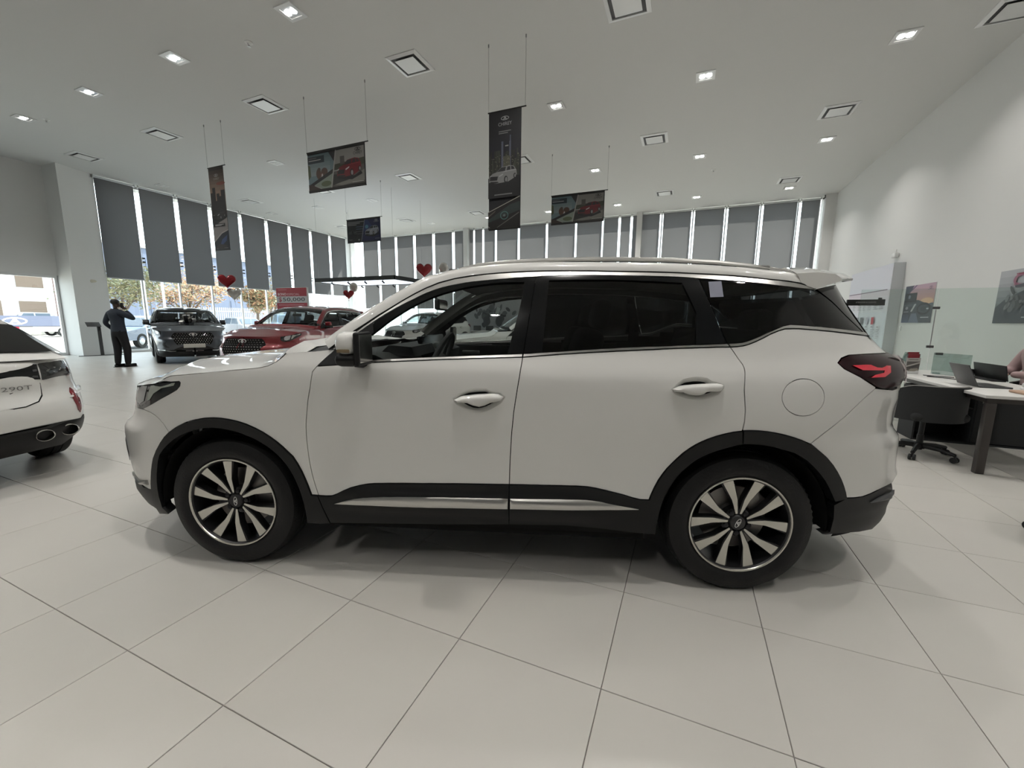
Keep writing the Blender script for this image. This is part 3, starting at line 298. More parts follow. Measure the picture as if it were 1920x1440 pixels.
CURVE={
 'roofTop':[[.598,-.875,1.206],[.628,-.867,1.23],[.66,-.858,1.255],[.688,-.851,1.276],[.719,-.843,1.298],[.749,-.835,1.319],[.778,-.827,1.338],[.806,-.82,1.358],[.834,-.812,1.377],[.863,-.804,1.395],[.892,-.796,1.414],[.919,-.788,1.432],[.95,-.779,1.452],[.98,-.771,1.47],[1.008,-.763,1.487],[1.035,-.755,1.502],[1.062,-.748,1.516],[1.091,-.741,1.53],[1.128,-.733,1.545],[1.168,-.725,1.559],[1.21,-.719,1.568],[1.255,-.714,1.576],[1.29,-.711,1.582],[1.325,-.708,1.587],[1.362,-.704,1.591],[1.399,-.702,1.595],[1.436,-.699,1.598],[1.474,-.697,1.601],[1.512,-.696,1.603],[1.55,-.694,1.605],[1.591,-.693,1.607],[1.626,-.692,1.608],[1.663,-.692,1.609],[1.703,-.691,1.609],[1.743,-.691,1.61],[1.785,-.69,1.61],[1.823,-.69,1.61],[1.862,-.691,1.61],[1.903,-.691,1.61],[1.944,-.691,1.609],[1.985,-.692,1.608],[2.025,-.692,1.608],[2.064,-.693,1.607],[2.099,-.693,1.607],[2.134,-.694,1.606],[2.168,-.694,1.605],[2.202,-.695,1.605],[2.236,-.695,1.604],[2.27,-.696,1.603],[2.305,-.697,1.601],[2.342,-.698,1.6],[2.381,-.699,1.598],[2.42,-.701,1.596],[2.458,-.702,1.595],[2.496,-.704,1.592],[2.534,-.705,1.59],[2.57,-.707,1.587],[2.606,-.709,1.584],[2.642,-.712,1.581],[2.678,-.714,1.577],[2.712,-.716,1.573],[2.745,-.717,1.569],[2.777,-.717,1.566],[2.814,-.715,1.563],[2.851,-.711,1.56],[2.886,-.706,1.556],[2.918,-.701,1.551],[2.961,-.694,1.54],[3.003,-.686,1.526]],
 'hoodL':[[-.317,-.877,1.028],[-.284,-.885,1.048],[-.249,-.892,1.059],[-.249,-.892,1.059],[-.194,-.903,1.065],[-.14,-.909,1.07],[-.103,-.912,1.075],[-.065,-.913,1.079],[-.028,-.912,1.083],[.009,-.911,1.087],[.045,-.911,1.091],[.082,-.91,1.094],[.117,-.909,1.098],[.15,-.908,1.101],[.2,-.907,1.106],[.244,-.905,1.111],[.289,-.901,1.121],[.328,-.895,1.141],[.354,-.888,1.163],[.373,-.882,1.185]],
 'hlTop':[[-.634,-.718,.971],[-.51,-.801,.99],[-.44,-.834,1.001],[-.376,-.86,1.01],[-.318,-.879,1.018],[-.254,-.895,1.026],[-.196,-.906,1.032]],
 'rseam':[[3.248,-.815,1.056],[3.217,-.827,1.034],[3.184,-.842,1.011],[3.153,-.855,.986],[3.121,-.865,.958],[3.09,-.875,.931],[3.062,-.882,.909],[3.034,-.889,.887],[3.007,-.894,.866],[2.983,-.898,.847],[2.955,-.901,.822],[2.93,-.904,.8]],
 'rwb':[[3.166,-.842,.512],[3.216,-.825,.51],[3.269,-.806,.509],[3.322,-.784,.518],[3.374,-.762,.531],[3.43,-.732,.539],[3.505,-.681,.54]],
 'archFi':[[-.411,-.833,.264],[-.441,-.837,.303],[-.439,-.849,.372],[-.44,-.851,.419],[-.434,-.854,.468],[-.425,-.859,.507],[-.413,-.863,.546],[-.399,-.867,.586],[-.379,-.873,.624],[-.343,-.882,.66],[-.303,-.89,.692],[-.264,-.897,.719],[-.224,-.903,.742],[-.174,-.908,.764],[-.121,-.913,.781],[-.07,-.915,.791],[-.02,-.915,.794],[.029,-.915,.791],[.076,-.915,.783],[.108,-.914,.775],[.139,-.914,.764],[.169,-.913,.752],[.201,-.912,.738],[.231,-.912,.721],[.26,-.911,.702],[.285,-.91,.682],[.308,-.909,.66],[.33,-.908,.636],[.351,-.907,.608],[.369,-.906,.577],[.385,-.906,.545],[.398,-.905,.513],[.409,-.905,.48],[.418,-.904,.448],[.427,-.903,.402],[.433,-.9,.357],[.434,-.895,.318],[.431,-.887,.278]],
 'archRi':[[2.249,-.894,.309],[2.251,-.9,.351],[2.254,-.902,.391],[2.259,-.904,.428],[2.268,-.904,.473],[2.279,-.905,.514],[2.293,-.906,.55],[2.31,-.907,.584],[2.326,-.907,.612],[2.345,-.908,.639],[2.366,-.909,.664],[2.39,-.911,.687],[2.415,-.912,.708],[2.442,-.913,.726],[2.474,-.914,.743],[2.508,-.915,.758],[2.541,-.917,.77],[2.578,-.918,.784],[2.615,-.919,.793],[2.645,-.92,.796],[2.676,-.92,.795],[2.707,-.92,.792],[2.749,-.918,.785],[2.79,-.915,.774],[2.82,-.913,.766],[2.851,-.909,.756],[2.88,-.906,.743],[2.918,-.899,.719],[2.954,-.893,.689],[2.991,-.885,.653],[3.025,-.878,.615],[3.051,-.873,.577],[3.073,-.868,.54],[3.101,-.858,.482],[3.107,-.857,.448],[3.11,-.854,.411],[3.108,-.853,.375],[3.105,-.85,.338]],
 'seam':[[-.512,-.819,.86],[-.449,-.846,.852],[-.401,-.864,.84],[-.367,-.874,.821],[-.34,-.881,.799],[-.303,-.891,.753]],
 'archFo':[[-.508,-.828,.386],[-.498,-.833,.441],[-.485,-.84,.483],[-.471,-.846,.525],[-.457,-.851,.561],[-.44,-.857,.598],[-.405,-.868,.648],[-.364,-.879,.696],[-.329,-.887,.731],[-.291,-.893,.761],[-.245,-.9,.789],[-.196,-.908,.811],[-.154,-.912,.826],[-.112,-.916,.837],[-.066,-.918,.845],[-.021,-.918,.848],[.02,-.918,.847],[.06,-.918,.842],[.107,-.917,.833],[.154,-.916,.819],[.198,-.915,.8],[.24,-.914,.778],[.277,-.913,.754],[.311,-.912,.728],[.339,-.911,.703],[.363,-.91,.678],[.389,-.909,.652],[.41,-.907,.615],[.43,-.906,.572],[.445,-.906,.532],[.458,-.905,.494],[.473,-.904,.443]],
 'hlFr':[[-.512,-.819,.86],[-.574,-.785,.856],[-.607,-.763,.856],[-.649,-.726,.888],[-.646,-.718,.939],[-.634,-.718,.971]],
 'archRo':[[2.205,-.905,.491],[2.215,-.905,.524],[2.227,-.906,.558],[2.243,-.907,.596],[2.264,-.908,.633],[2.281,-.909,.659],[2.301,-.91,.684],[2.321,-.912,.708],[2.348,-.913,.738],[2.378,-.915,.764],[2.402,-.917,.782],[2.428,-.918,.798],[2.454,-.92,.812],[2.493,-.922,.829],[2.531,-.924,.842],[2.568,-.925,.852],[2.605,-.927,.858],[2.64,-.927,.862],[2.676,-.928,.862],[2.716,-.927,.859],[2.757,-.926,.853],[2.8,-.923,.844],[2.843,-.918,.832],[2.883,-.912,.818],[2.922,-.905,.801],[2.955,-.899,.782],[2.986,-.892,.76],[3.023,-.883,.73],[3.058,-.874,.695],[3.088,-.866,.658],[3.115,-.858,.619],[3.134,-.853,.583],[3.15,-.849,.549],[3.166,-.842,.512]]}
# ---------------------------------------------------------------- the room (u, v axes follow the tile grid)
UL, UR, VN, VB, ZC = -19.75, 5.0, -7.0, 20.6, 6.35
TU, TV = .6083, .6025
def room(mb, name, m, parent=None, smooth=None): return mb.build(name, m, parent, (0, 0, 0) if parent is None else None, YAW if parent is None else None, smooth or 0)
fl = struct(MB().box(((UL+UR)/2-.3, (VN+VB)/2, -.055), (UR-UL+1.6, VB-VN+.6, .10)).build('floor', 'grout', None, (0, 0, 0), YAW, 0), 'large-format beige porcelain tile floor')
def tile_mesh():
    hx, hy, b = TU/2-.0016, TV/2-.0016, .0012
    vs = [(-hx, -hy, -.006), (hx, -hy, -.006), (hx, hy, -.006), (-hx, hy, -.006), (-hx, -hy, -b), (hx, -hy, -b), (hx, hy, -b), (-hx, hy, -b),
          (-hx+b, -hy+b, 0), (hx-b, -hy+b, 0), (hx-b, hy-b, 0), (-hx+b, hy-b, 0)]
    fs = [(0, 1, 5, 4), (1, 2, 6, 5), (2, 3, 7, 6), (3, 0, 4, 7), (4, 5, 9, 8), (5, 6, 10, 9), (6, 7, 11, 10), (7, 4, 8, 11), (8, 9, 10, 11)]
    return vs, fs
def tiles():
    o = Vector((-2.692, 1.966)); u0 = o.x*CA+o.y*SA; v0 = -o.x*SA+o.y*CA
    vs, fs = tile_mesh(); me = bpy.data.meshes.new('tile'); me.from_pydata(vs, [], fs)
    tm = MATS['floor_tile']; nt = tm.node_tree; b = nt.nodes['Principled BSDF']
    oi = nt.nodes.new('ShaderNodeObjectInfo'); geo = nt.nodes.new('ShaderNodeNewGeometry')
    add = nt.nodes.new('ShaderNodeMath'); add.operation = 'ADD'; fr = nt.nodes.new('ShaderNodeMath'); fr.operation = 'FRACT'
    nt.links.new(oi.outputs['Random'], add.inputs[0]); nt.links.new(geo.outputs['Random Per Island'], add.inputs[1]); nt.links.new(add.outputs[0], fr.inputs[0])
    mr = nt.nodes.new('ShaderNodeMapRange'); mr.inputs[3].default_value = .965; mr.inputs[4].default_value = 1.02
    nt.links.new(fr.outputs[0], mr.inputs[0]); src = b.inputs['Base Color'].links[0].from_socket
    mx = nt.nodes.new('ShaderNodeMix'); mx.data_type = 'RGBA'; mx.blend_type = 'MULTIPLY'; mx.inputs[0].default_value = 1
    nt.links.new(src, mx.inputs[6]); nt.links.new(mr.outputs[0], mx.inputs[7]); nt.links.new(mx.outputs[2], b.inputs['Base Color'])
    # gloss varies a little with wear
    n = nt.nodes.new('ShaderNodeTexNoise'); n.inputs['Scale'].default_value = .8; n.inputs['Detail'].default_value = 5
    nt.links.new(geo.outputs['Position'], n.inputs['Vector']); r2 = nt.nodes.new('ShaderNodeMapRange'); r2.inputs[3].default_value = .24; r2.inputs[4].default_value = .40
    nt.links.new(n.outputs['Fac'], r2.inputs[0]); nt.links.new(r2.outputs[0], b.inputs['Roughness'])
    for n_ in nt.nodes:                                     # clouding runs across tiles in world space
        if n_.type == 'TEX_NOISE' and n_ is not n: nt.links.new(geo.outputs['Position'], n_.inputs['Vector'])
    me.materials.append(tm); cells = []
    for i in range(-60, 30):
        for j in range(-30, 60):
            u, v = u0+(i+.5)*TU, v0+(j+.5)*TV
            if UL-.6 < u < UR+.25 and VN < v < VB: cells.append((u, v))
    def seen(c):
        w = RW(*c); return w.y > .9 and abs(w.x)/w.y < 1.45
    cells.sort(key=lambda c: (not seen(c), RW(*c).length))
    for u, v in cells[:296]:
        link('tile', me, fl, (u, v, 0))
    mb = MB()
    for u, v in cells[296:]: mb.add([(x+u, y+v, z) for x, y, z in vs], fs)
    t = mb.build('tile_field', tm, fl, None, None, 0); t['kind'] = 'stuff'
tiles()
struct(room(MB().box(((UL+UR)/2-.3, (VN+VB)/2, ZC+.15), (UR-UL+1.8, VB-VN+1.2, .30)), 'ceiling', 'ceiling_paint'), 'smooth white plaster ceiling')
struct(room(MB().box((UR+.15, (VN+VB)/2, ZC/2), (.30, VB-VN+.6, ZC)), 'wall_right', 'wall_paint'), 'tall plain white wall behind the desks')
struct(room(MB().box(((UL+UR)/2, VN-.15, ZC/2), (UR-UL+1.2, .30, ZC)), 'wall_front', 'wall_dark'))
# left side: open glazing, a header over the far-left bay, a white column
struct(room(MB().box((UL-.62, (VN+6.9)/2, (2.76+ZC)/2), (.22, 6.9-VN+.9, ZC-2.76)), 'wall_left', 'wall_paint'), 'white bulkhead over the far-left shop window')
struct(room(MB().prism([(-20.6, 7.25), (-19.42, 7.30), (-19.78, 8.37), (-20.6, 8.45)], ZC), 'column_left', 'wall_paint'), 'broad white column between two shop windows')
struct(room(MB().box((UL-.02, 20.44, ZC/2), (.5, .36, ZC)), 'column_corner', 'wall_paint'))
struct(room(MB().box((-11.47, VB+.02, ZC/2), (.28, .5, ZC)), 'column_back', 'wall_paint')); struct(room(MB().box((-2.35, VB+.02, ZC/2), (.23, .5, ZC)), 'column_middle', 'wall_paint'))
struct(room(MB().box((4.84, VB-.1, ZC/2), (.40, .6, ZC)), 'column_right', 'wall_paint'))
def window(name, axis, c, a0, a1, z0, z1, label, mull=()):
    """frame members and one pane, standing in plane axis = c"""
    w = MB(); t, d = .07, .10
    def bar(a, b, z, zz):
        mid, sz = ((a+b)/2, b-a)
        w.box((c, mid, (z+zz)/2) if axis == 'u' else (mid, c, (z+zz)/2), (d, sz, zz-z) if axis == 'u' else (sz, d, zz-z))
    bar(a0, a1, z0, z0+.10); bar(a0, a1, z1-.08, z1); bar(a0, a0+t, z0+.10, z1-.08); bar(a1-t, a1, z0+.10, z1-.08)
    for m in mull: bar(m-.025, m+.025, z0+.10, z1-.08)
    o = struct(room(w, name, 'white_metal'), label)
    g = MB(); mid, sz = (a0+a1)/2, a1-a0-.1
    g.box((c, mid, (z0+z1)/2) if axis == 'u' else (mid, c, (z0+z1)/2), (.012, sz, z1-z0-.1) if axis == 'u' else (sz, .012, z1-z0-.1))
    g.build('glass_pane', 'pane', o, None, None, 0); return o
LG = [8.37, 9.59, 10.91, 12.22, 13.55, 14.87, 16.17, 17.5, 18.85, 20.13]
window('window_1', 'u', UL-.38, 8.4, 20.3, 0, ZC, 'tall shop window down the left side', LG[1:-1])
window('window_2', 'u', UL-.62, -1.0, 7.25, 0, 2.76, 'shop window bay left of the white column')
window('window_3', 'v', VB+.28, -19.4, -11.6, 0, ZC, 'tall back window behind the grey blinds', [-17.55, -16.3, -15, -13.67, -12.36])
window('window_4', 'v', VB+.28, -11.33, -2.46, 0, ZC, 'tall back window, middle bay', [-9.73, -8.41, -6.87, -5.36, -4.04])
window('window_5', 'v', VB+.28, -2.24, 4.62, 0, ZC, 'tall back window, bay beside the right wall', [-1.4, -.09, 1.22, 2.53, 3.86])
struct(room(MB().box((UL-.62, (VN-1)/2, 1.38), (.22, -1-VN, 2.76)), 'wall_left_rear', 'wall_paint'))
struct(room(MB().box((UL-.3, 14.35, .04), (.12, 11.9, .08)), 'baseboard_left', 'white_metal')); struct(room(MB().box((UR-.01, 6.8, .05), (.02, 27, .10)), 'baseboard_right', 'white_plastic'))
# roller blinds
def blind(axis, c, a0, a1, z0, label, group, bracket=None):
    mid, wd = (a0+a1)/2, a1-a0
    base = RW(c, mid, 0) if axis == 'u' else RW(mid, c, 0)
    o = thing('roller_blind', label, 'blind', base, YAW+(math.pi/2 if axis == 'u' else 0), group)
    MB().box((0, 0, (z0+6.28)/2), (wd, .004, 6.28-z0)).build('blind_fabric', 'blind_fabric', o, None, None, 0)
    MB().tube([(-wd/2-.02, 0, 6.29), (wd/2+.02, 0, 6.29)], .035, 10).build('roller_tube', 'alu', o)
    MB().box((0, 0, z0), (wd, .022, .03)).build('bottom_bar', 'alu', o, None, None, 0)
    for sx in (-1, 1): MB().box((sx*(wd/2+.03), 0, 6.30), (.03, .08, .09)).build('bracket', 'steel', o, None, None, 0)
    x = wd/2+.055; MB().tube([(x, .03, 6.25), (x, .03, max(z0-.3, 1.2))], .006, 5).build('pull_chain', 'alu', o)
    for zc in ((3.50, 3.64) if bracket else ()): MB().box((x, -.01, zc), (.09, .05, .05)).build('chain_clip', 'black_plastic', o, None, None, 0)
g = .085
for k in range(9):
    a, b = LG[k], LG[k+1]
    pos = ['first', 'second', 'third', 'fourth', 'fifth', 'sixth', 'seventh', 'eighth', 'ninth'][k]
    blind('u', UL, a+(.0 if k == 0 else g), b-(g if k < 8 else .05), 2.80, 'grey roller blind on the left glazing, %s from the white column' % pos, 'roller blinds along the left glazing', True)
BK = [(-18.85, -17.6, 2.05), (-17.6, -16.32, 2.05), (-16.32, -14.99, 2.05), (-14.99, -13.67, 2.05), (-13.67, -12.36, 2.05), (-12.36, -11.58, 2.05)]
for k, (a, b, z) in enumerate(BK):
    blind('v', VB, a+(.03 if k == 0 else g), b-(g if k < 5 else .0), z, 'grey roller blind on the back glazing, %s from the corner column' % ['first', 'second', 'third', 'fourth', 'fifth', 'sixth'][k], 'roller blinds on the back glazing, corner bay')
BM = [-11.33, -11.05, -10.49, -9.73, -8.41, -6.87, -5.36, -4.04, -3.27, -2.72, -2.46]
for k in range(10):
    a, b = BM[k], BM[k+1]; wd = b-a
    blind('v', VB, a+(0 if k == 0 else .055), b-(.055 if k < 9 else 0), .5, 'grey roller blind in the middle back bay, %s from the right-hand column' % ['tenth', 'ninth', 'eighth', 'seventh', 'sixth', 'fifth', 'fourth', 'third', 'second', 'first'][k], 'roller blinds on the back glazing, middle bay')
BR = [-2.24, -1.4, -.09, 1.22, 2.53, 3.86, 4.58]
for k in range(6):
    blind('v', VB, BR[k]+(0 if k == 0 else g*.9), BR[k+1]-(g*.9 if k < 5 else .04), .5, 'grey roller blind in the right back bay, %s from the white wall' % ['sixth', 'fifth', 'fourth', 'third', 'second', 'first'][k], 'roller blinds on the back glazing, right bay')
# recessed downlights, air diffusers, sprinklers
def lamp(u, v, on, label, twin=False):
    o = thing('downlight', label, 'ceiling light', RW(u, v, ZC), YAW, 'lit square downlights' if on else 'unlit square downlights')
    f = MB()
    for sx, sy, dx, dy in ((0, .15, .36, .06), (0, -.15, .36, .06), (.15, 0, .06, .24), (-.15, 0, .06, .24)): f.box((sx, sy, -.008), (dx, dy, .016))
    f.build('frame', 'white_metal', o, None, None, 0)
    MB().box((0, 0, -.003), (.24, .24, .004)).build('reflector', 'white_metal' if not on else 'alu', o, None, None, 0)
    for sx in (-.062, .062): MB().lathe([(.052, -.018), (.055, -.006)], 16, Matrix.Translation((sx, 0, 0))).build('bulb', 'lamp_glow' if on else 'white_plastic', o)
    if on:
        ld = bpy.data.lights.new('lamp_light', 'AREA'); ld.shape = 'SQUARE'; ld.size = .13; ld.energy = LAMP_W; ld.color = (1, .97, .925); ld.spread = math.radians(125)
        lo = bpy.data.objects.new('lamp_light', ld); COL.objects.link(lo); lo.parent = o; lo.location = (0, 0, -.03)
ROWN = {5.52: 'nearest row', 10.0: 'second row', 14.43: 'third row', 18.83: 'fourth row, by the back blinds', 1.07: 'row above the camera', -3.38: 'added unseen row behind the camera'}
for v, on_u, off_u in ((5.52, (3.16, 0, -3.17, -6.35, -9.52, -12.71, -15.9), ()), (10.0, (3.16, 0, -3.17), (-12.6, -18.8)), (14.43, (3.16, 0, -3.17), (-12.6, -15.7, -18.7)),
                       (18.83, (3.14, 0, -3.12, -6.22, -9.3), (-12.6,)), (1.07, (3.16, 0, -3.17, -6.35), ()), (-3.38, (0, -3.17, -6.35), ())):  # last row is unseen, added to light the car's camera side
    for k, u in enumerate(on_u): lamp(u, v, True, 'lit square downlight, %s, %s from the right wall' % (ROWN[v], ['first', 'second', 'third', 'fourth', 'fifth', 'sixth', 'seventh'][k]))
    for k, u in enumerate(off_u): lamp(u, v, False, 'unlit square downlight, %s, %s towards the left glazing' % (ROWN[v], ['first', 'second', 'third'][k]))
def vent(u, v, label):
    o = thing('air_diffuser', label, 'vent', RW(u, v, ZC), YAW, 'square air diffusers in the ceiling')
    R, r = .345, .275; f = MB()
    for s in (-1, 1):
        f.add([(s*R, -R, 0), (s*R, R, 0), (s*R, R, -.012), (s*R, -R, -.012), (s*r, -r, -.030), (s*r, r, -.030), (s*r, -r, 0), (s*r, r, 0)], [q if s > 0 else q[::-1] for q in ((0, 1, 2, 3), (3, 2, 5, 4), (4, 5, 7, 6))])
        f.add([(-R, s*R, 0), (R, s*R, 0), (R, s*R, -.012), (-R, s*R, -.012), (-r, s*r, -.030), (r, s*r, -.030), (-r, s*r, 0), (r, s*r, 0)], [q[::-1] if s > 0 else q for q in ((0, 1, 2, 3), (3, 2, 5, 4), (4, 5, 7, 6))])
    f.build('frame', 'white_metal', o, None, None, 0)
    MB().box((0, 0, -.004), (.55, .55, .006)).build('throat', 'dark_grey', o, None, None, 0)
    MB().box((0, 0, -.034), (.43, .43, .006)).box((0, 0, -.018), (.05, .05, .03)).build('centre_plate', 'white_metal', o, None, None, 0)
for v, us in ((7.40, (2.95, -1.22, -5.37, -9.52, -13.67, -17.81)), (12.68, (2.94, -1.18, -5.15, -9.4, -13.55, -17.68)), (17.8, (2.95, -1.16, -5.3, -9.4, -13.42, -17.6))):
    for k, u in enumerate(us): vent(u, v, 'white square ceiling diffuser, %s row, %s from the right wall' % ({7.40: 'nearest', 12.68: 'middle', 17.8: 'far'}[v], ['first', 'second', 'third', 'fourth', 'fifth', 'sixth'][k]))
vent(4.48, 9.85, 'white square ceiling diffuser tight against the right wall')
for k, (u, v, t) in enumerate(((-7.74, 5.77, 'sprinkler head near the brightest twin downlight'), (-15.48, 5.78, 'sprinkler head beside the far-left downlight'), (.45, 15.79, 'sprinkler head between right-hand downlights'), (-15.13, 15.56, 'sprinkler head above the blue hanging banner'))):
    o = thing('sprinkler', 'small white ceiling '+t, 'sprinkler', RW(u, v, ZC), 0)
    MB().lathe([(.07, 0), (.07, -.008), (.03, -.02), (.02, -.045)], 14).build('escutcheon', 'white_plastic', o); MB().lathe([(.012, -.045), (.012, -.065), (.03, -.068), (.03, -.072)], 12).build('deflector', 'steel', o)
o = thing('security_camera', 'small dark camera at the top of the right corner column', 'camera', RW(4.60, 20.2, ZC), YAW); MB().lathe([(.05, 0), (.05, -.03)], 12).build('mount', 'white_plastic', o); MB().tube([(0, 0, -.03), (0, 0, -.12), (-.08, -.16, -.2)], .03, 8).build('camera_body', 'dark_grey', o)
o = thing('wall_light', 'small white wall fitting above the information panel', 'wall light', RW(UR, 14.31, 3.18), YAW); MB().rbox((-.05, 0, 0), (.10, .26, .12), .03).build('body', 'white_plastic', o); MB().tube([(-.05, -.05, .06), (-.05, -.05, .14)], .015, 8).build('neck', 'white_plastic', o)
o = thing('smoke_detector', 'oval cream fitting high on the white column', 'detector', RW(-19.66, 7.83, 2.62), YAW-.32); MB().ball((.03, 0, 0), (.035, .19, .06)).build('cover', mat('cream', (.62, .60, .50), .5), o)
# ---------------------------------------------------------------- the showroom SUV: one flank surface S(p, z), panels cut from it
# car space: x rearwards from the front axle, y to the car's right, z up
def pchip(pts):
    xs = [p[0] for p in pts]; ys = [p[1] for p in pts]; n = len(xs); h = [xs[i+1]-xs[i] for i in range(n-1)]; dl = [(ys[i+1]-ys[i])/h[i] for i in range(n-1)]; m = [0]*n
    for i in range(1, n-1):
        if dl[i-1]*dl[i] > 0:
            a, b = 2*h[i]+h[i-1], h[i]+2*h[i-1]; m[i] = (a+b)/(a/dl[i-1]+b/dl[i])
    m[0], m[-1] = dl[0], dl[-1]
    import bisect
    def fn(x):
        x = min(max(x, xs[0]), xs[-1]); i = min(bisect.bisect_right(xs, x)-1, n-2); t = (x-xs[i])/h[i]; t2 = t*t; t3 = t2*t
        return (2*t3-3*t2+1)*ys[i]+(t3-2*t2+t)*h[i]*m[i]+(3*t2-2*t3)*ys[i+1]+(t3-t2)*h[i]*m[i+1]
    return fn
W0 = pchip(list(zip([.15,.22,.30,.38,.50,.60,.75,.90,1.02,1.09,1.120,1.19,1.30,1.45,1.58,1.64,1.70], [.83,.865,.892,.902,.905,.907,.913,.919,.919,.914,.905,.874,.838,.780,.712,.665,.60])))
XF, XR = pchip(XFT), pchip(XRT)
XCF, XCR, EX, KF, KR = -.05, 2.70, 3.2, .95, 1.0
PF, PR = XCF-KF*math.pi/2, XCR+KR*math.pi/2
def halfw(x, z):
    return W0(z)+.020*sm(.51, .455, z)*sm(.34, .42, z)*sm(.45, .85, x)*sm(2.2, 1.8, x)+.012*math.exp(-((x-2.75)/.45)**2-((z-.93)/.14)**2)
def S(p, z):
    if p < XCF:
        a = min((XCF-p)/KF, math.pi/2); x = XCF-(XCF-XF(z))*math.sin(a); return x, halfw(x, z)*max(math.cos(a), 0)**(2/EX)
    if p > XCR:
        a = min((p-XCR)/KR, math.pi/2); x = XCR+(XR(z)-XCR)*math.sin(a); return x, halfw(x, z)*max(math.cos(a), 0)**(2/EX)
    return p, halfw(p, z)
def toP(x, z):
    if x < XCF: return XCF-KF*math.asin(min(1, (XCF-x)/(XCF-XF(z))))
    if x > XCR: return XCR+KR*math.asin(min(1, (x-XCR)/(XR(z)-XCR)))
    return x
def yzP(y, z, front=True):
    """p of a point seen from the front (or rear) at sideways offset y"""
    x = XF(z) if front else XR(z); a = math.acos(min(1, (abs(y)/halfw(x, z))**(EX/2))); return XCF-KF*a if front else XCR+KR*a
def Sn(p, z):
    e = .004; a, b = S(p-e, z), S(p+e, z); c, d = S(p, z-e), S(p, z+e)
    dp = Vector((b[0]-a[0], b[1]-a[1], 0)); dz = Vector((d[0]-c[0], d[1]-c[1], 2*e)); n = dz.cross(dp)
    return n.normalized() if n.length > 1e-9 else Vector((-1, 0, 0))
def inset(P, d):
    P = np.array(P); n = len(P); ar = np.sum(P[:, 0]*np.roll(P[:, 1], -1)-np.roll(P[:, 0], -1)*P[:, 1])
    if ar < 0: P = P[::-1].copy()
    e = np.roll(P, -1, 0)-P; L = np.linalg.norm(e, axis=1, keepdims=True); e = e/np.maximum(L, 1e-9); nn = np.stack([-e[:, 1], e[:, 0]], 1)
    m = nn+np.roll(nn, 1, 0); q = np.maximum((m*m).sum(1, keepdims=True)/2, .35); return P+m/q*d
def inside(P, Q):
    r = np.zeros(len(Q), bool); n = len(P)
    for i in range(n):
        a, b = P[i], P[(i+1) % n]; c = (a[1] > Q[:, 1]) != (b[1] > Q[:, 1])
        if c.any(): r ^= c & (Q[:, 0] < (b[0]-a[0])*(Q[:, 1]-a[1])/((b[1]-a[1]) if b[1] != a[1] else 1e-12)+a[0])
    return r
def dist(P, Q):
    d = np.full(len(Q), 9.); n = len(P)
    for i in range(n):
        a, b = P[i], P[(i+1) % n]; ab = b-a; t = np.clip(((Q-a)@ab)/max(ab@ab, 1e-12), 0, 1); d = np.minimum(d, np.linalg.norm(Q-a-t[:, None]*ab, axis=1))
    return d
def P_of(name): return [(toP(x, z), z) for x, z in POLY[name]]
def panel(name, poly, m, parent, holes=(), off=0., thick=.012, grid=.035, ins=.0022, prof=None, sides=(-1, 1)):
    """a body panel cut from S: poly and holes in (p, z)"""
    O = inset(poly, ins); H = [inset(h, -.001) for h in holes]
    lo, hi = O.min(0), O.max(0)
    gx, gz = np.meshgrid(np.arange(lo[0]+grid/2, hi[0], grid), np.arange(lo[1]+grid/2, hi[1], grid)); Q = np.stack([gx.ravel(), gz.ravel()], 1)
    if len(Q):
        k = inside(O, Q) & (dist(O, Q) > grid*.45)
        for h in H: k &= ~inside(h, Q) & (dist(h, Q) > grid*.45)
        Q = Q[k]
    V = [tuple(q) for q in O]; E = [(i, (i+1) % len(O)) for i in range(len(O))]
    for h in H:
        b = len(V); V += [tuple(q) for q in h]; E += [(b+i, b+(i+1) % len(h)) for i in range(len(h))]
    nb = len(V); V += [tuple(q) for q in Q]
    v2, e2, f2, ov, oe, of = delaunay_2d_cdt([Vector(v) for v in V], E, [], 0, 1e-5)
    A = np.array([(v.x, v.y) for v in v2]); F = np.array([tuple(f) for f in f2 if len(f) == 3])
    c = A[F].mean(1); k = inside(O, c)
    for h in H: k &= ~inside(h, c)
    F = F[k]; dd = dist(O, A) if prof else None
    base = []; nrm = []
    for i, (p, z) in enumerate(A):
        x, y = S(p, z); n = Sn(p, z); base.append(Vector((x, y, z))+n*(off+(prof(dd[i]) if prof else 0))); nrm.append(n)
    cnt = {}
    for f in F:
        for a, b in ((f[0], f[1]), (f[1], f[2]), (f[2], f[0])): cnt[(a, b)] = 1
    rim = [(a, b) for (a, b) in cnt if (b, a) not in cnt]
    res = []
    for s in sides:
        vs = [(q.x, q.y*s, q.z) for q in base]; ns = [(n.x, n.y*s, n.z) for n in nrm]; fs = [tuple(int(i) for i in (f if s < 0 else f[::-1])) for f in F]
        nf = len(fs)
        if thick:
            for a, b in rim:
                o = len(vs); pa, pb = base[a], base[b]; qa, qb = pa-nrm[a]*thick, pb-nrm[b]*thick
                for q in (pa, pb, qb, qa): vs.append((q.x, q.y*s, q.z)); ns.append(None)
                fs.append((o, o+3, o+2, o+1) if s < 0 else (o, o+1, o+2, o+3))
        me = bpy.data.meshes.new(name); me.from_pydata(vs, [], fs); me.materials.append(MATS[m]); me.polygons.foreach_set('use_smooth', [True]*len(fs))
        if prof: me.set_sharp_from_angle(angle=math.radians(50))
        else:
            for f in me.polygons[nf:]:
                for i in f.vertices: ns[i] = tuple(f.normal)
            me.normals_split_custom_set_from_vertices([n if n else (0, 0, 1) for n in ns])
        me.update(); res.append(link(name, me, parent))
    return res
def xz(pts): return [(toP(x, z), z) for x, z in pts]
def cv(name): return [(q[0], q[2]) for q in CURVE[name]]
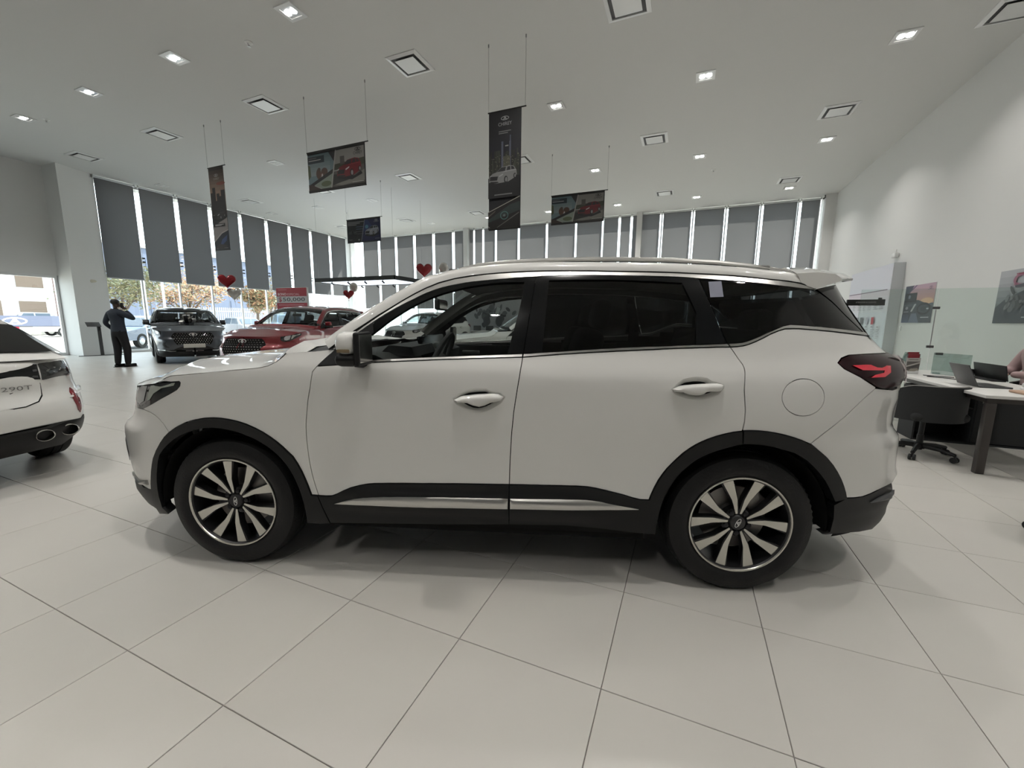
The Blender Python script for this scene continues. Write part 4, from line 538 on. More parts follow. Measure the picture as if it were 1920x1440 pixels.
def puff(h, w): return lambda d: h*math.sqrt(max(0, 1-(1-min(d/w, 1))**2))
def make_wheel(parent, x, y, s, spin, root_name='wheel'):
    """tyre with rim, ten paired spokes, nuts and brake disc as its sub-parts; s = outward side"""
    M = Matrix.Translation((x, y, .362)) @ (Matrix.Rotation(math.pi/2, 4, 'X') if s < 0 else Matrix.Rotation(-math.pi/2, 4, 'X'))
    R, r, hw = .362, .254, .112
    prof = [(r-.012, -hw+.02), (r+.008, -hw), (R-.055, -hw-.004), (R-.018, -hw+.010), (R-.004, -hw+.028), (R, -.035), (R-.008, -.033), (R-.008, -.026), (R, -.024), (R, .024), (R-.008, .026), (R-.008, .033), (R, .035), (R-.004, hw-.028), (R-.018, hw-.010), (R-.055, hw+.004), (r+.03, hw+.006), (r+.008, hw), (r-.002, hw-.008), (r-.012, hw-.02)]
    t = MB().lathe(prof, 144, None, 0, False, lambda i, j: -.006 if (j in (4, 13) and i % 2 == 0) else 0)
    w = t.build('wheel', 'tyre', parent, None, None, 35); w.matrix_local = M
    b = MB().lathe([(r-.004, hw-.008), (r-.012, hw-.004), (r-.020, hw-.012), (r-.026, hw-.05), (r-.034, -hw+.02), (r-.012, -hw+.02)], 60, None, 0, False)
    b.build('rim_barrel', 'rim_dark', w, None, None, 35)
    MB().lathe([(r-.003, hw-.005), (r-.005, hw-.001), (r-.012, hw-.001), (r-.0145, hw-.006)], 60, None, 0, False).build('rim_lip', 'rim_face', w, None, None, 35)
    pl = [(.005, .048), (.017, .126), (.055, .240), (.106, .222), (.043, .122), (.0145, .047)]
    f = MB(); n = len(pl)
    def zz(q): rr = math.hypot(*q); return hw-.016-.014*sm(.21, .05, rr)
    f.add([(q[0], q[1], zz(q)) for q in pl]+[(q[0], q[1], zz(q)-.004) for q in pl], [tuple(range(n))[::-1]]+[(i, (i+1) % n, n+(i+1) % n, n+i) for i in range(n)], 0)
    cx, cy = sum(q[0] for q in pl)/n, sum(q[1] for q in pl)/n
    g = [((q[0]-cx)*1.22+cx, (q[1]-cy)*1.02+cy) for q in pl]
    f.add([(q[0], q[1], zz(q)-.004) for q in g]+[(q[0]*.9+cx*.1, q[1], zz(q)-.045) for q in g], [tuple(range(n))[::-1], tuple(range(n, 2*n))]+[(i, (i+1) % n, n+(i+1) % n, n+i) for i in range(n)], 1)
    f2 = MB(); f2.v = [(-a, b_, c) for a, b_, c in f.v]; f2.f = [q[::-1] for q in f.f]; f2.m = list(f.m)
    o1 = f.build('spoke', ['rim_face', 'rim_dark'], w, None, None, 30); o2 = f2.build('spoke', ['rim_face', 'rim_dark'], w, None, None, 30)
    nut = None
    for k in range(5):
        a = math.radians(72*k+spin)
        for o in (o1, o2):
            c = o if k == 0 else o.copy()
            if k: COL.objects.link(c)
            c.rotation_euler = (0, 0, a)
        if nut is None: nut = MB().lathe([(.019, hw-.075), (.019, hw-.04), (.012, hw-.04), (.012, hw-.03), (.007, hw-.026)], 12).build('wheel_nut', 'rim_dark', w); c = nut
        else: c = nut.copy(); COL.objects.link(c)
        b2 = a+math.radians(36+90); c.location = (.057*math.cos(b2), .057*math.sin(b2), 0)
    MB().lathe([(.075, hw-.09), (.072, hw-.05), (.044, hw-.045), (.042, hw-.032), (.036, hw-.026)], 28).build('hub_cap', 'rim_dark', w)
    P = Print(); P.emblem(0, 0, .052, (.62, .62, .6)); e = P.build('hub_emblem', w, frameM((0, 0, hw-.0255), (math.cos(math.radians(spin+66)), math.sin(math.radians(spin+66)), 0), (-math.sin(math.radians(spin+66)), math.cos(math.radians(spin+66)), 0)))
    MB().lathe([(.165, -.02), (.168, .0), (.168, .012), (.08, .014), (.075, .03)], 40).build('brake_disc', 'brake', w)
    MB().rbox((.10, .09, .0), (.10, .12, .09), .02, 2, Matrix.Rotation(.75, 3, 'Z')).build('brake_calliper', 'brake', w)
    return w
def make_suv():
    car = thing('suv', 'white', 'car')
    # --- dark inner shell that shows in the shut lines
    wins = [np.array(P_of(k)) for k in ('glassF', 'glassR', 'glassQ')]
    top = sorted([(q[0], q[2]) for q in CURVE['hoodL']]+[(q[0], q[2]) for q in CURVE['roofTop']]); topf = pchip([t for i, t in enumerate(top) if i == 0 or t[0] > top[i-1][0]+.012])
    ps = np.arange(PF+.001, PR+.02, .045); zs = np.arange(.28, 1.60, .04); mb = MB(); idx = {}
    def vid(i, j):
        if (i, j) not in idx:
            p, z = min(ps[i], PR), zs[j]; x, y = S(p, z); n = Sn(p, z); idx[(i, j)] = len(mb.v); mb.v.append(tuple(Vector((x, y, z))-n*.022))
        return idx[(i, j)]
    for i in range(len(ps)-1):
        for j in range(len(zs)-1):
            pc, zc = (ps[i]+ps[i+1])/2, (zs[j]+zs[j+1])/2; x, y = S(min(pc, PR), zc)
            tz = topf(x) if .3 < x < 3.0 else (.95+.05*sm(-.9, -.3, x) if x < -.32 else (topf(x) if x < .3 else 1.55))
            if x < .6: tz = min(tz, 1.10)
            if zc > tz-.03 or math.hypot(x, zc-.362) < .50 or math.hypot(x-2.665, zc-.362) < .50: continue
            if any(inside(w, np.array([[pc, zc]]))[0] or dist(w, np.array([[pc, zc]]))[0] < .040 for w in wins): continue
            if x < -.55 and (zc < .34 or zc > .93): continue
            mb.f.append((vid(i, j), vid(i, j+1), vid(i+1, j+1), vid(i+1, j))); mb.m.append(0)
    mb.build('inner_shell', 'gap', car)
    m2 = MB(); m2.v = [(x, -y, z) for x, y, z in mb.v]; m2.f = [f[::-1] for f in mb.f]; m2.m = list(mb.m); m2.build('inner_shell', 'gap', car)
    PW = 'paint_white'
    panel('front_fender', P_of('fender'), PW, car)
    def recess(d): return -.030*sm(0, .030, d)
    doors = panel('front_door', P_of('front_door'), PW, car, [P_of('pockF')]); rd = panel('rear_door', P_of('rear_door'), PW, car, [P_of('pockR')])
    for i, s in enumerate((-1, 1)):
        for D, pk, gr in ((doors[i], 'pockF', 'gripF'), (rd[i], 'pockR', 'gripR')):
            panel('handle_recess', P_of(pk), PW, D, prof=recess, ins=-.001, grid=.009, thick=0, sides=(s,))
            panel('door_handle', P_of(gr), PW, D, off=.010, prof=puff(.024, .018), ins=0, grid=.007, thick=.022, sides=(s,))
    q = panel('rear_quarter', P_of('quarter'), PW, car, [P_of('fuel')]); panel('fuel_flap', P_of('fuel'), PW, car, ins=.0022)
    # --- glass, frames, bright trim
    fF = panel('window_frame', P_of('frameF'), 'black_gloss', car, [P_of('glassF')], .001, .018); fR = panel('window_frame', P_of('frameR'), 'black_gloss', car, [P_of('glassR')], .001, .018)
    panel('front_window', P_of('glassF'), 'car_glass', car, off=-.008, thick=0, ins=-.004); panel('rear_window', P_of('glassR'), 'tint_glass', car, off=-.006, thick=0, ins=-.004)
    panel('quarter_window', P_of('glassQ'), 'tint_glass', car, off=-.001, thick=.006); panel('window_blade', P_of('bladeD'), 'black_gloss', car, off=.001)
    panel('mirror_sail', P_of('mtri'), 'clad', car, off=.002)
    for k in ('beltF', 'beltR', 'beltQ'): panel('belt_trim', P_of(k), 'satin', car, off=.004, thick=.014, ins=.0026, grid=.02)
    panel('roof_trim', P_of('chromeTop'), 'satin', car, off=.002, thick=.014, ins=.0012, grid=.02)
    for s in (-1, 1): MB().tube([(q[0], (abs(q[1])+.001)*s, q[2]+.001) for q in CURVE['roofTop'][::2]], .0042, 6).build('roof_seam', 'gap', car)
    # --- black cladding and bright sill strips
    panel('arch_cladding', P_of('archclF'), 'clad', car, off=.010, thick=.05); panel('arch_cladding', P_of('archclR'), 'clad', car, off=.010, thick=.05)
    panel('sill_cladding', P_of('sillclF'), 'clad', car, off=.008, thick=.02); panel('sill_cladding', P_of('sillclR'), 'clad', car, off=.008, thick=.02)
    for k in ('stripF', 'stripR'): panel('sill_strip', P_of(k), 'satin', car, off=.012, thick=.008, prof=puff(.006, .02), ins=.001, grid=.012)
    # --- lights
    for h in panel('head_light', P_of('headlight'), 'head_lens', car, off=-.001, thick=.02):
        s = -1 if h == h else 1
    hl = [o for o in car.children if o.name.startswith('head_light')]
    for i, s in enumerate((-1, 1)):
        panel('light_reflector', P_of('hlRefl'), 'head_silver', hl[i], off=.0012, thick=0, ins=0, sides=(s,)); panel('light_guide', P_of('hlGuide'), 'head_guide', hl[i], off=.0012, thick=0, ins=0, sides=(s,))
    tl = panel('tail_light', P_of('tail'), 'dark_lens', car, off=.001, prof=puff(.012, .05), thick=.03)
    for i, s in enumerate((-1, 1)):
        panel('light_band', P_of('tailIn'), 'red_bright', tl[i], off=.0145, thick=0, ins=0, sides=(s,))
        yo = [(3.40, 1.195), (3.50, 1.19), (3.53, 1.16), (3.53, 1.07), (3.48, 1.06), (3.47, 1.13), (3.44, 1.175)]
        panel('lens_edge', xz(yo), 'red_lens', tl[i], off=.0145, thick=0, ins=0, sides=(s,))
    # --- front end
    arc = [q for q in cv('archFo') if q[0] < -.38 and q[1] < .75]
    lipx = arc[0][0]
    bump = xz(cv('seam'))+xz([q for q in arc[::-1] if q[1] < cv('seam')[-1][1]-.005])+[(toP(-.60, .40), .398), (toP(-.80, .40), .405), (PF, .41), (PF, .945), (yzP(.40, .95), .95), (yzP(.6, .962), .962)]+xz([cv('hlFr')[-1]])+xz(cv('hlFr')[::-1])
    panel('front_bumper', bump, PW, car, thick=.02)
    panel('front_chin', xz([(-.50, .40), (-.60, .393), (-.80, .40)])+[(PF, .40), (PF, .215), (toP(-.62, .215), .215), (toP(-.50, .24), .24)], 'clad', car, off=.003, thick=.03)
    panel('chin_lip', xz([(-.535, .42), (-.62, .405), (-.78, .41), (-.80, .432), (-.64, .43), (-.54, .45)]), 'satin', car, off=.010, prof=puff(.008, .012), grid=.015)
    gp = [(yzP(y, z), z) for y, z in ((0, .93), (.42, .93), (.47, .885), (.515, .80), (.46, .68), (.40, .575), (0, .56))]
    gr = panel('grille', gp, 'gap', car, off=.006, thick=.02)
    for s, gpan in zip((-1, 1), gr):
        st = MB()
        for j in range(7):
            z = .605+.048*j; hwid = .40+.11*sm(.56, .80, z)-.09*sm(.80, .93, z)
            for i in range(9):
                y = (.03 if j % 2 else 0)+.06*i
                if y > hwid-.035 or (z > .82 and y < .12): continue
                p = yzP(max(y, .002), z); x0, y0 = S(p, z); n = Sn(p, z); c = Vector((x0, y0, z))+n*.008; a = n.cross(Vector((0, 0, 1))).normalized()
                v = [c+a*.016, c+Vector((0, 0, .009)), c-a*.016, c-Vector((0, 0, .009)), c+n*.006]; v = [(q.x, q.y*s, q.z) for q in v]
                st.add(v, [(0, 1, 4), (1, 2, 4), (2, 3, 4), (3, 0, 4)] if s > 0 else [(1, 0, 4), (2, 1, 4), (3, 2, 4), (0, 3, 4)])
        o = st.build('grille_stud', 'chrome', gpan, None, None, 0); o['kind'] = 'stuff'
    panel('front_intake', [(yzP(y, z), z) for y, z in ((0, .535), (.30, .53), (.44, .47), (.50, .425), (0, .425))], 'black_plastic', car, off=.004)
    panel('chin_trim', [(yzP(y, z), z) for y, z in ((0, .40), (.55, .40), (.70, .425), (.72, .41), (.56, .375), (0, .372))], 'satin', car, off=.010)
    panel('fog_recess', [(yzP(y, z), z) for y, z in ((.60, .70), (.70, .645), (.72, .57), (.66, .50), (.56, .49), (.66, .60))], 'black_plastic', car, off=.003)
    P = Print(); P.emblem(0, 0, .20, (.70, .70, .68)); P.build('front_emblem', car, frameM((XF(.86)-.018, 0, .875), (0, -1, 0), (.1, 0, 1)))
    MB().rbox((XF(.54)-.012, 0, .545), (.012, .52, .115), .004).build('number_plate', mat('plate', (.55, .54, .50), .5), car)
    # --- bonnet
    Lc = [Vector(q) for q in CURVE['hlTop'] if q[0] < -.33]+[Vector(q) for q in CURVE['hoodL'] if q[0] > -.31]+[Vector((.44, -.872, 1.158))]
    rows = []; n = len(Lc); y0 = abs(Lc[0].y); CROWN = pchip([(0, .001), (.12, .030), (.3, .060), (.5, .064), (.8, .063), (1, .045)])
    def xn(y): w = halfw(-.6, .96); return XCF-(XCF-XF(.96))*math.sqrt(max(0, 1-min(1, y/w)**EX))
    for i, q in enumerate(Lc):
        t = sm(Lc[0].x, .44, q.x); t1 = min(1, max(0, (q.x-Lc[0].x)/(.44-Lc[0].x))); row = []
        for j in range(33):
            v = -1+2*j/32; yy = v*abs(q.y); bul = xn(abs(v)*y0)-Lc[0].x
            row.append(Vector((q.x+bul*((1-t1)+.55*t1), yy, q.z+(1-abs(v)**2.6)*CROWN(t1)+.008*math.exp(-((abs(v)-.62)/.07)**2)*sm(.15, .5, t1))))
        rows.append(row)
    hb = MB().grid(rows); hb.grid([[q+Vector((0, 0, -.02)) for q in r] for r in (rows[0],)]+[rows[0]], 0)
    hb.build('bonnet', PW, car, None, None, 60)
    cw = MB(); cw.grid([[Vector((q.x+.0, q.y*.985, q.z-.006)) for q in rows[-1]], [Vector((q.x+.16, q.y*.96, q.z+.005)) for q in rows[-1]]]); cw.build('cowl', 'clad', car)
    for s in (-1, 1): MB().add([(.30, s*.878, 1.095), (.60, s*.868, 1.195), (.62, s*.80, 1.215), (.34, s*.80, 1.13)], [(0, 1, 2, 3) if s < 0 else (3, 2, 1, 0)]).build('cowl_corner', 'clad', car, None, None, 0)
    # --- roof: pillars and cant rails, windscreen, roof skin
    RT = [Vector(q) for q in CURVE['roofTop']]; prof = ((0, 0), (.022, .005), (.040, .016), (.054, .038), (.060, .075)); strip = []
    for i, q in enumerate(RT):
        a, b = RT[max(0, i-1)], RT[min(len(RT)-1, i+1)]; t = Vector((b.x-a.x, 0, b.z-a.z)).normalized(); nn = Vector((-t.z, 0, t.x)); k = 1.12 if q.x < 1.1 else .95
        strip.append([Vector((q.x, q.y, q.z))+nn*(o*k)+Vector((0, d, 0)) for o, d in prof])
    for s in (-1, 1): MB().grid([[Vector((p.x, p.y*(-s), p.z)) for p in r] for r in strip], 0, False, s < 0).build('roof_pillar', PW, car, None, None, 60)
    ws, rf = [], []
    for r in strip:
        e = r[-1]; row = []; k = sm(.6, 1.25, e.x)
        for j in range(17):
            v = -1+2*j/16; row.append(Vector((e.x-(.20-.09*k)*(1-v*v)*(1 if e.x < 1.25 else sm(1.9, 1.25, e.x)), v*abs(e.y), e.z+(.012+.035*k)*(1-v*v))))
        (ws if e.x < 1.13 else rf).append(row)
    rf.insert(0, ws[-1]); MB().grid(ws, 0, False, True).build('windscreen', 'car_glass', car, None, None, 60)
    MB().grid(rf, 0, False, True).build('roof', PW, car, None, None, 60); MB().grid([[p+Vector((0, p.y*-.04, -.035)) for p in r] for r in rf], 0).build('headlining', 'headliner', car, None, None, 60)
    for s in (-1, 1):
        MB().grid([[Vector((r[0].x+.01, (abs(r[0].y)-.035)*s, r[0].z-.025)) for r in strip], [Vector((r[0].x+.02, (abs(r[0].y)-.11)*s, r[0].z+.01)) for r in strip]], 0, False, s > 0).build('pillar_trim', 'interior_grey', car, None, None, 60)
        pts = [(1.06, 1.548), (1.15, 1.592), (1.232, 1.625), (1.322, 1.646), (1.47, 1.661), (1.645, 1.671), (1.83, 1.676), (2.014, 1.677), (2.185, 1.674), (2.32, 1.672), (2.54, 1.660), (2.705, 1.643), (2.87, 1.620), (2.93, 1.606)]
        MB().tube([(x, .632*s, z) for x, z in pts], [.004, .010, .0125]+[.0125]*9+[.009, .004], 8).build('roof_rail', 'satin', car)
        for x, z in ((1.24, 1.605), (2.72, 1.622)): MB().box((x, .632*s, z), (.16, .02, .045)).build('rail_foot', 'satin', car, None, None, 0)
    # --- spoiler, tailgate, rear bumper
    rows = []
    for j in range(15):
        y = -.70+1.40*j/14; k = 1-abs(y)/.70; e = sm(0, .28, k); rows.append([Vector((2.90+.05*e, y, 1.600+.052*e)), Vector((3.0+.05*e, y, 1.605+.048*e)), Vector((3.08+.17*e, y, 1.596+.028*e)), Vector((3.112+.19*e, y, 1.574+.022*e)), Vector((3.11+.19*e, y, 1.563+.022*e)), Vector((2.994+.13*e, y, 1.527+.02*e)), Vector((2.93+.08*e, y, 1.548+.01*e))])
    sp = MB().grid(rows, 0, True); k0 = len(rows[0]); sp.f += [tuple(range(k0))[::-1], tuple(range(14*k0, 15*k0))]; sp.m += [0, 0]; sp.build('roof_spoiler', PW, car, None, None, 40)
    arcR = [q for q in cv('archRo') if q[0] > 3.0]
    rb = xz(cv('rseam'))+xz([q for q in arcR if q[1] < cv('rseam')[-1][1]-.006])+xz(cv('rwb'))+[(PR, .53), (PR, .80), (yzP(.5, .80, False), .80), (toP(3.50, 1.04), 1.035), (toP(3.465, 1.038), 1.038), (toP(3.40, 1.036), 1.036)]
    panel('rear_bumper', rb, PW, car, thick=.02)
    panel('rear_valance', xz(POLY['rclad'][:5])+[(PR, .53), (PR, .30)]+xz([(3.40, .218), (3.25, .222)])+xz(POLY['rclad'][-6:]), 'clad', car, off=.003, thick=.04)
    panel('rear_reflector', P_of('refl'), 'dark_grey', car, off=.012, prof=puff(.010, .02), grid=.015)
    panel('tailgate', [(yzP(.48, .82, False), .82), (PR, .82), (PR, 1.235), (toP(3.40, 1.23), 1.232), (toP(3.47, 1.215), 1.215), (toP(3.54, 1.19), 1.19), (toP(3.545, 1.06), 1.06)], PW, car)
    panel('rear_screen', [(toP(3.36, 1.245), 1.245), (PR, 1.25), (PR, 1.53), (toP(3.20, 1.54), 1.54)], 'tint_glass', car, off=-.002, thick=0)
    # --- door mirrors
    for s in (-1, 1):
        m = MB(); m.rbox((.765, .985*s, 1.170), (.110, .150, .062), .028, 3).tube([(.78, .86*s, 1.145), (.768, .94*s, 1.155)], [.035, .03], 10); b = m.build('door_mirror', 'clad', car, None, None, 50)
        c = MB(); c.rbox((.765, .985*s, 1.246), (.108, .162, .108), .045, 4); c.build('mirror_cap', PW, b, None, None, 60)
        MB().rbox((.822, .985*s, 1.220), (.026, .162, .158), .012, 3).build('mirror_rim', 'clad', b, None, None, 50)
        MB().box((.8365, .985*s, 1.222), (.003, .135, .128)).build('mirror_glass', 'chrome', b, None, None, 0)
        MB().rbox((.765, (.985+.0815)*s, 1.213), (.06, .006, .016), .003).build('side_indicator', 'amber', b)
    # --- wheels, liners, underside
    for s in (-1, 1):
        make_wheel(car, 0, s*.766, s, (23 if s < 0 else 10)); make_wheel(car, 2.665, s*.766, s, (-1 if s < 0 else 30))
        for x0 in (0, 2.665):
            arc = [(x0+.425*math.cos(t), .362+.425*math.sin(t)) for t in (math.pi*(-.02+1.04*i/20) for i in range(21))]
            MB().grid([[Vector((x, s*.85, z)) for x, z in arc], [Vector((x, s*.56, z)) for x, z in arc]], 0, False, s > 0).add([(x, s*.60, z) for x, z in arc], [tuple(range(21)) if s > 0 else tuple(range(20, -1, -1))]).build('wheel_liner', 'gap', car)
    MB().box((1.36, 0, .30), (4.0, 1.16, .12)).box((1.33, 0, .30), (1.75, 1.70, .10)).box((3.25, 0, .36), (.42, 1.3, .16)).build('underbody', 'gap', car, None, None, 0)
    # --- cabin
    MB().box((1.55, 0, .46), (2.5, 1.5, .04)).build('cabin_floor', 'interior', car, None, None, 0)
    d = MB().prism([(.48, .70), (.48, 1.14), (.62, 1.185), (.80, 1.175), (.92, 1.12), (.90, 1.0), (.80, .70)], 1.60, 'y', -.80); d.build('dashboard', 'interior', car, None, None, 30)
    MB().rbox((.90, -.02, 1.185), (.02, .62, .14), .008, 2, Matrix.Rotation(-.25, 3, 'Y')).build('dash_screen', 'black_gloss', car)
    MB().prism([(.74, 1.16), (.80, 1.215), (.93, 1.205), (.95, 1.15)], .44, 'y', .16).build('instrument_hood', 'interior', car, None, None, 30)
    R = Matrix.Translation((1.03, -.37, 1.10)) @ Matrix.Rotation(math.radians(-66), 4, 'Y')
    MB().tube([R @ Vector((.185*math.cos(t), .185*math.sin(t), 0)) for t in (2*math.pi*i/32 for i in range(32))], .016, 8, 0, True).lathe([(.06, -.02), (.065, .01), (.03, .02)], 16, R).tube([R @ Vector((-.17, 0, 0)), R @ Vector((.17, 0, 0))], .014, 6).tube([R @ Vector((0, 0, 0)), R @ Vector((0, -.17, 0)), ], .014, 6).tube([R @ Vector((0, 0, 0)), R @ Vector((0, .17, 0)), ], .014, 6).build('steering_wheel', 'interior_grey', car)
    MB().rbox((.955, 0, 1.462), (.035, .25, .075), .015, 3).tube([(.93, 0, 1.48), (.90, 0, 1.56)], .01, 6).build('cabin_mirror', 'interior', car); MB().box((.974, 0, 1.462), (.002, .22, .055)).build('cabin_mirror_glass', 'chrome', car, None, None, 0)
    for y in (-.37, .37):
        st = MB().rbox((1.55, y, .72), (.52, .50, .16), .06, 3).rbox((1.86, y, 1.02), (.15, .48, .62), .06, 3, Matrix.Rotation(.30, 3, 'Y')).build('front_seat', 'interior', car)
        MB().rbox((2.0, y, 1.40), (.10, .26, .17), .04, 3, Matrix.Rotation(.2, 3, 'Y')).tube([(1.965, y-.05, 1.27), (1.99, y-.05, 1.36)], .008, 6).tube([(1.965, y+.05, 1.27), (1.99, y+.05, 1.36)], .008, 6).build('head_rest', 'interior', st)
    MB().rbox((2.42, 0, .72), (.50, 1.30, .16), .06, 3).rbox((2.74, 0, 1.02), (.15, 1.30, .62), .06, 3, Matrix.Rotation(.30, 3, 'Y')).rbox((2.88, -.38, 1.36), (.10, .26, .15), .04).rbox((2.88, .38, 1.36), (.10, .26, .15), .04).build('rear_seat', 'interior', car)
    for s in (-1, 1):
        MB().box((1.10, s*.845, .86), (.98, .05, .56)).box((1.97, s*.845, .98), (.70, .05, .38)).rbox((1.15, s*.80, 1.00), (.55, .07, .05), .02).build('door_card', 'interior', car, None, None, 0)
        MB().rbox((1.02, s*.817, 1.075), (.16, .012, .030), .008).build('inner_handle', 'satin', car)
    return car
SUV = make_suv()
def repaint(o, m):
    for c in [o]+list(o.children_recursive):
        for sl in c.material_slots:
            if sl.material and sl.material.name == 'paint_white': sl.link = 'OBJECT'; sl.material = MATS[m]
def place(o, x, y, deg, label, group=None):
    o.location = (x, y, 0); o.rotation_euler = (0, 0, math.radians(deg)); o['label'] = label
    if group: o['group'] = group
place(SUV, -1.45224, 2.96863, -4.1955, 'big white SUV parked side-on across the middle of the showroom')
CARS = 1
# ---------------------------------------------------------------- copies of the SUV in other colours
def suv_copy(x, y, deg, m, label):
    c = copy_tree(SUV); place(c, x, y, deg, label)
    if m: repaint(c, m)
    return c
GREY = suv_copy(-10.132, 12.899, 132.75, 'paint_grey', 'dark grey SUV facing us with a silver bow on its bonnet')
RED = suv_copy(-5.714, 9.747, 81.8, 'paint_red', 'red SUV parked nose towards us beyond the white bonnet')
WH2 = suv_copy(-.55, 7.35, -4.2, None, 'white SUV seen through the front door glass, parked beyond')
WH3 = suv_copy(-4.25, 17.0, 62, None, 'white SUV far back, its head lamp seen through the windscreen')
mat('sticker', (.22, .23, .29), .6)
panel('window_sticker', xz([(2.472, 1.554), (2.534, 1.557), (2.534, 1.480), (2.471, 1.477)]), 'sticker', SUV, off=.0035, thick=0, ins=0, sides=(-1,))
# silver bow on the grey bonnet
bow = thing('gift_bow', 'silver and black ribbon bow lying on the dark grey bonnet', 'bow', GREY.matrix_basis @ Vector((.30, -.02, 1.175)), math.radians(132.75))
ra = random.Random(3)
def loop(a, el, L, w):
    d = Vector((math.cos(a)*math.cos(el), math.sin(a)*math.cos(el), math.sin(el))); sd = Vector((-math.sin(a), math.cos(a), 0)); up = d.cross(sd); rows = []
    for i in range(13):
        t = 2*math.pi*i/12; q = d*(L*.5*(1-math.cos(t)))+up*(L*.22*math.sin(t)); rows.append([q-sd*w*(.5+.5*math.sin(t/2)), q+sd*w*(.5+.5*math.sin(t/2))])
    return rows
for k in range(18):
    m = MB().grid(loop(k*2.4+ra.random()*.3, .10+.075*k, .40-.006*k, .055), 0); m.build('ribbon_loop', 'silver_foil' if k % 3 else 'black_gloss', bow, None, None, 60)
for q in ([(-.05, -.10, .03), (-.30, -.16, -.02), (-.55, -.14, -.075), (-.80, -.13, -.13)], [(-.02, .10, .03), (-.20, .26, .0), (-.36, .30, -.03)]):
    MB().grid([[Vector(p)-Vector((0, .035, 0)), Vector(p)+Vector((0, .035, 0))] for p in q]).build('ribbon_tail', 'silver_foil', bow)
# ---------------------------------------------------------------- white fastback at the left edge, tail towards us: same flank method, its own numbers
_keep = (W0, XF, XR, XCF, XCR, EX, KF, KR, PF, PR, halfw)
W0 = pchip([(.15, .80), (.30, .87), (.42, .905), (.55, .918), (.68, .915), (.74, .895), (.84, .880), (.95, .865), (1.0, .85), (1.06, .80), (1.2, .72), (1.4, .60), (1.5, .5)])
XF = pchip([(.15, -.80), (.3, -.92), (.6, -.95), (.75, -.90), (.9, -.6), (1.4, .6)]); XR = pchip([(.15, 3.50), (.27, 3.60), (.36, 3.67), (.44, 3.69), (.56, 3.70), (.63, 3.685), (.70, 3.64), (.76, 3.625), (.84, 3.63), (.95, 3.61), (1.0, 3.575), (1.03, 3.48), (1.2, 3.0), (1.5, 2.2)])
XCF, XCR, EX, KF, KR = -.05, 2.86, 4.2, .95, .9
PF, PR = XCF-KF*math.pi/2, XCR+KR*math.pi/2
def halfw(x, z): return W0(z)
FB = thing('fastback', 'white fastback at the left edge, tail and twin exhausts towards us', 'car', RW(-4.80-3.70, 1.05), YAW)
def arcp(x0, r, a0, a1, n=14): return [(x0+r*math.cos(a0+(a1-a0)*i/n), .34+r*math.sin(a0+(a1-a0)*i/n)) for i in range(n+1)]
PW_ = 'paint_white'
panel('body_side', [(PF, .30), (PF, .74)]+xz([(-.5, .86), (.3, .92), (1.5, .955), (2.6, .985), (3.25, 1.03)])+[(PR, 1.0), (PR, .44)]+xz([(3.45, .44), (3.05, .34)])+arcp(2.70, .375, .0, math.pi)+arcp(0, .375, 0, math.pi)+xz([(-.5, .30)]), PW_, FB, grid=.05, ins=0)
panel('trunk_lid', [(yzP(.49, .98, False), .985), (yzP(.50, .80, False), .80), (yzP(.495, .70, False), .71), (yzP(.46, .66, False), .665), (yzP(.38, .64, False), .640), (PR, .615), (PR, .995)], PW_, FB, off=.006, thick=.02, grid=.03)
panel('lid_seam', [(yzP(.496, .98, False), .97), (yzP(.506, .80, False), .80), (yzP(.502, .70, False), .702), (yzP(.465, .655, False), .658), (yzP(.38, .635, False), .633), (PR, .608), (PR, .70), (yzP(.4, .8, False), .8), (yzP(.4, .9, False), .97)], 'gap', FB, off=.002, thick=0, grid=.04)
lb = panel('light_bar', [(yzP(.505, .97, False), .966), (PR, .925), (PR, .865), (yzP(.22, .86, False), .868), (yzP(.505, .84, False), .838)], 'black_gloss', FB, off=.010, thick=.02)
for i, s in enumerate((-1, 1)):
    for a, b in (((.0, .885), (.49, .915)), ((.0, .905), (.49, .865))):
        panel('light_fin', [(yzP(max(a[0], .001), a[1], False), a[1]+.008), (yzP(b[0], b[1], False), b[1]+.008), (yzP(b[0], b[1], False), b[1]-.008), (yzP(max(a[0], .001), a[1], False), a[1]-.008)], 'dark_grey', lb[i], off=.014, thick=.004, ins=0, sides=(s,))
tl = panel('tail_light', [(yzP(.515, .97, False), .968), (yzP(.515, .84, False), .832)]+xz([(3.42, .838), (3.38, .86), (3.40, .965), (3.44, .975)]), 'head_lens', FB, off=.010, prof=puff(.008, .03), thick=.02)
for i, s in enumerate((-1, 1)):
    for k in range(8):
        y = .56+.045*(k % 5)+.01*(k//5); z = .905+.022*(k//4)-.012*(k % 2)
        p = yzP(min(y, .83), z, False); x, yy = S(p, z); MB().box((x+.021, yy*s, z), (.006, .014, .009)).build('light_element', 'satin', tl[i], None, None, 0)
    panel('light_foot', [(yzP(.80, .86, False), .868), (yzP(.70, .86, False), .850), (yzP(.70, .86, False), .843), (yzP(.845, .86, False), .850)], 'satin', tl[i], off=.0195, thick=0, ins=0, sides=(s,))
for s in (1,):
    P = Print(); P.text('290T', 0, 0, .05, (.16, .155, .15), .17); p = yzP(.36, .78, False); x, yy = S(p, .785)
    P.build('trunk_badge', FB, frameM((x+.012, yy, .785), (-.06, 1, .0), (0, 0, 1)))
panel('bumper_crease', [(yzP(.87, .70, False), .712), (yzP(.70, .68, False), .668), (PR, .60), (PR, .59), (yzP(.70, .66, False), .652), (yzP(.88, .69, False), .69)], PW_, FB, off=.012, prof=puff(.010, .012), ins=0, grid=.02)
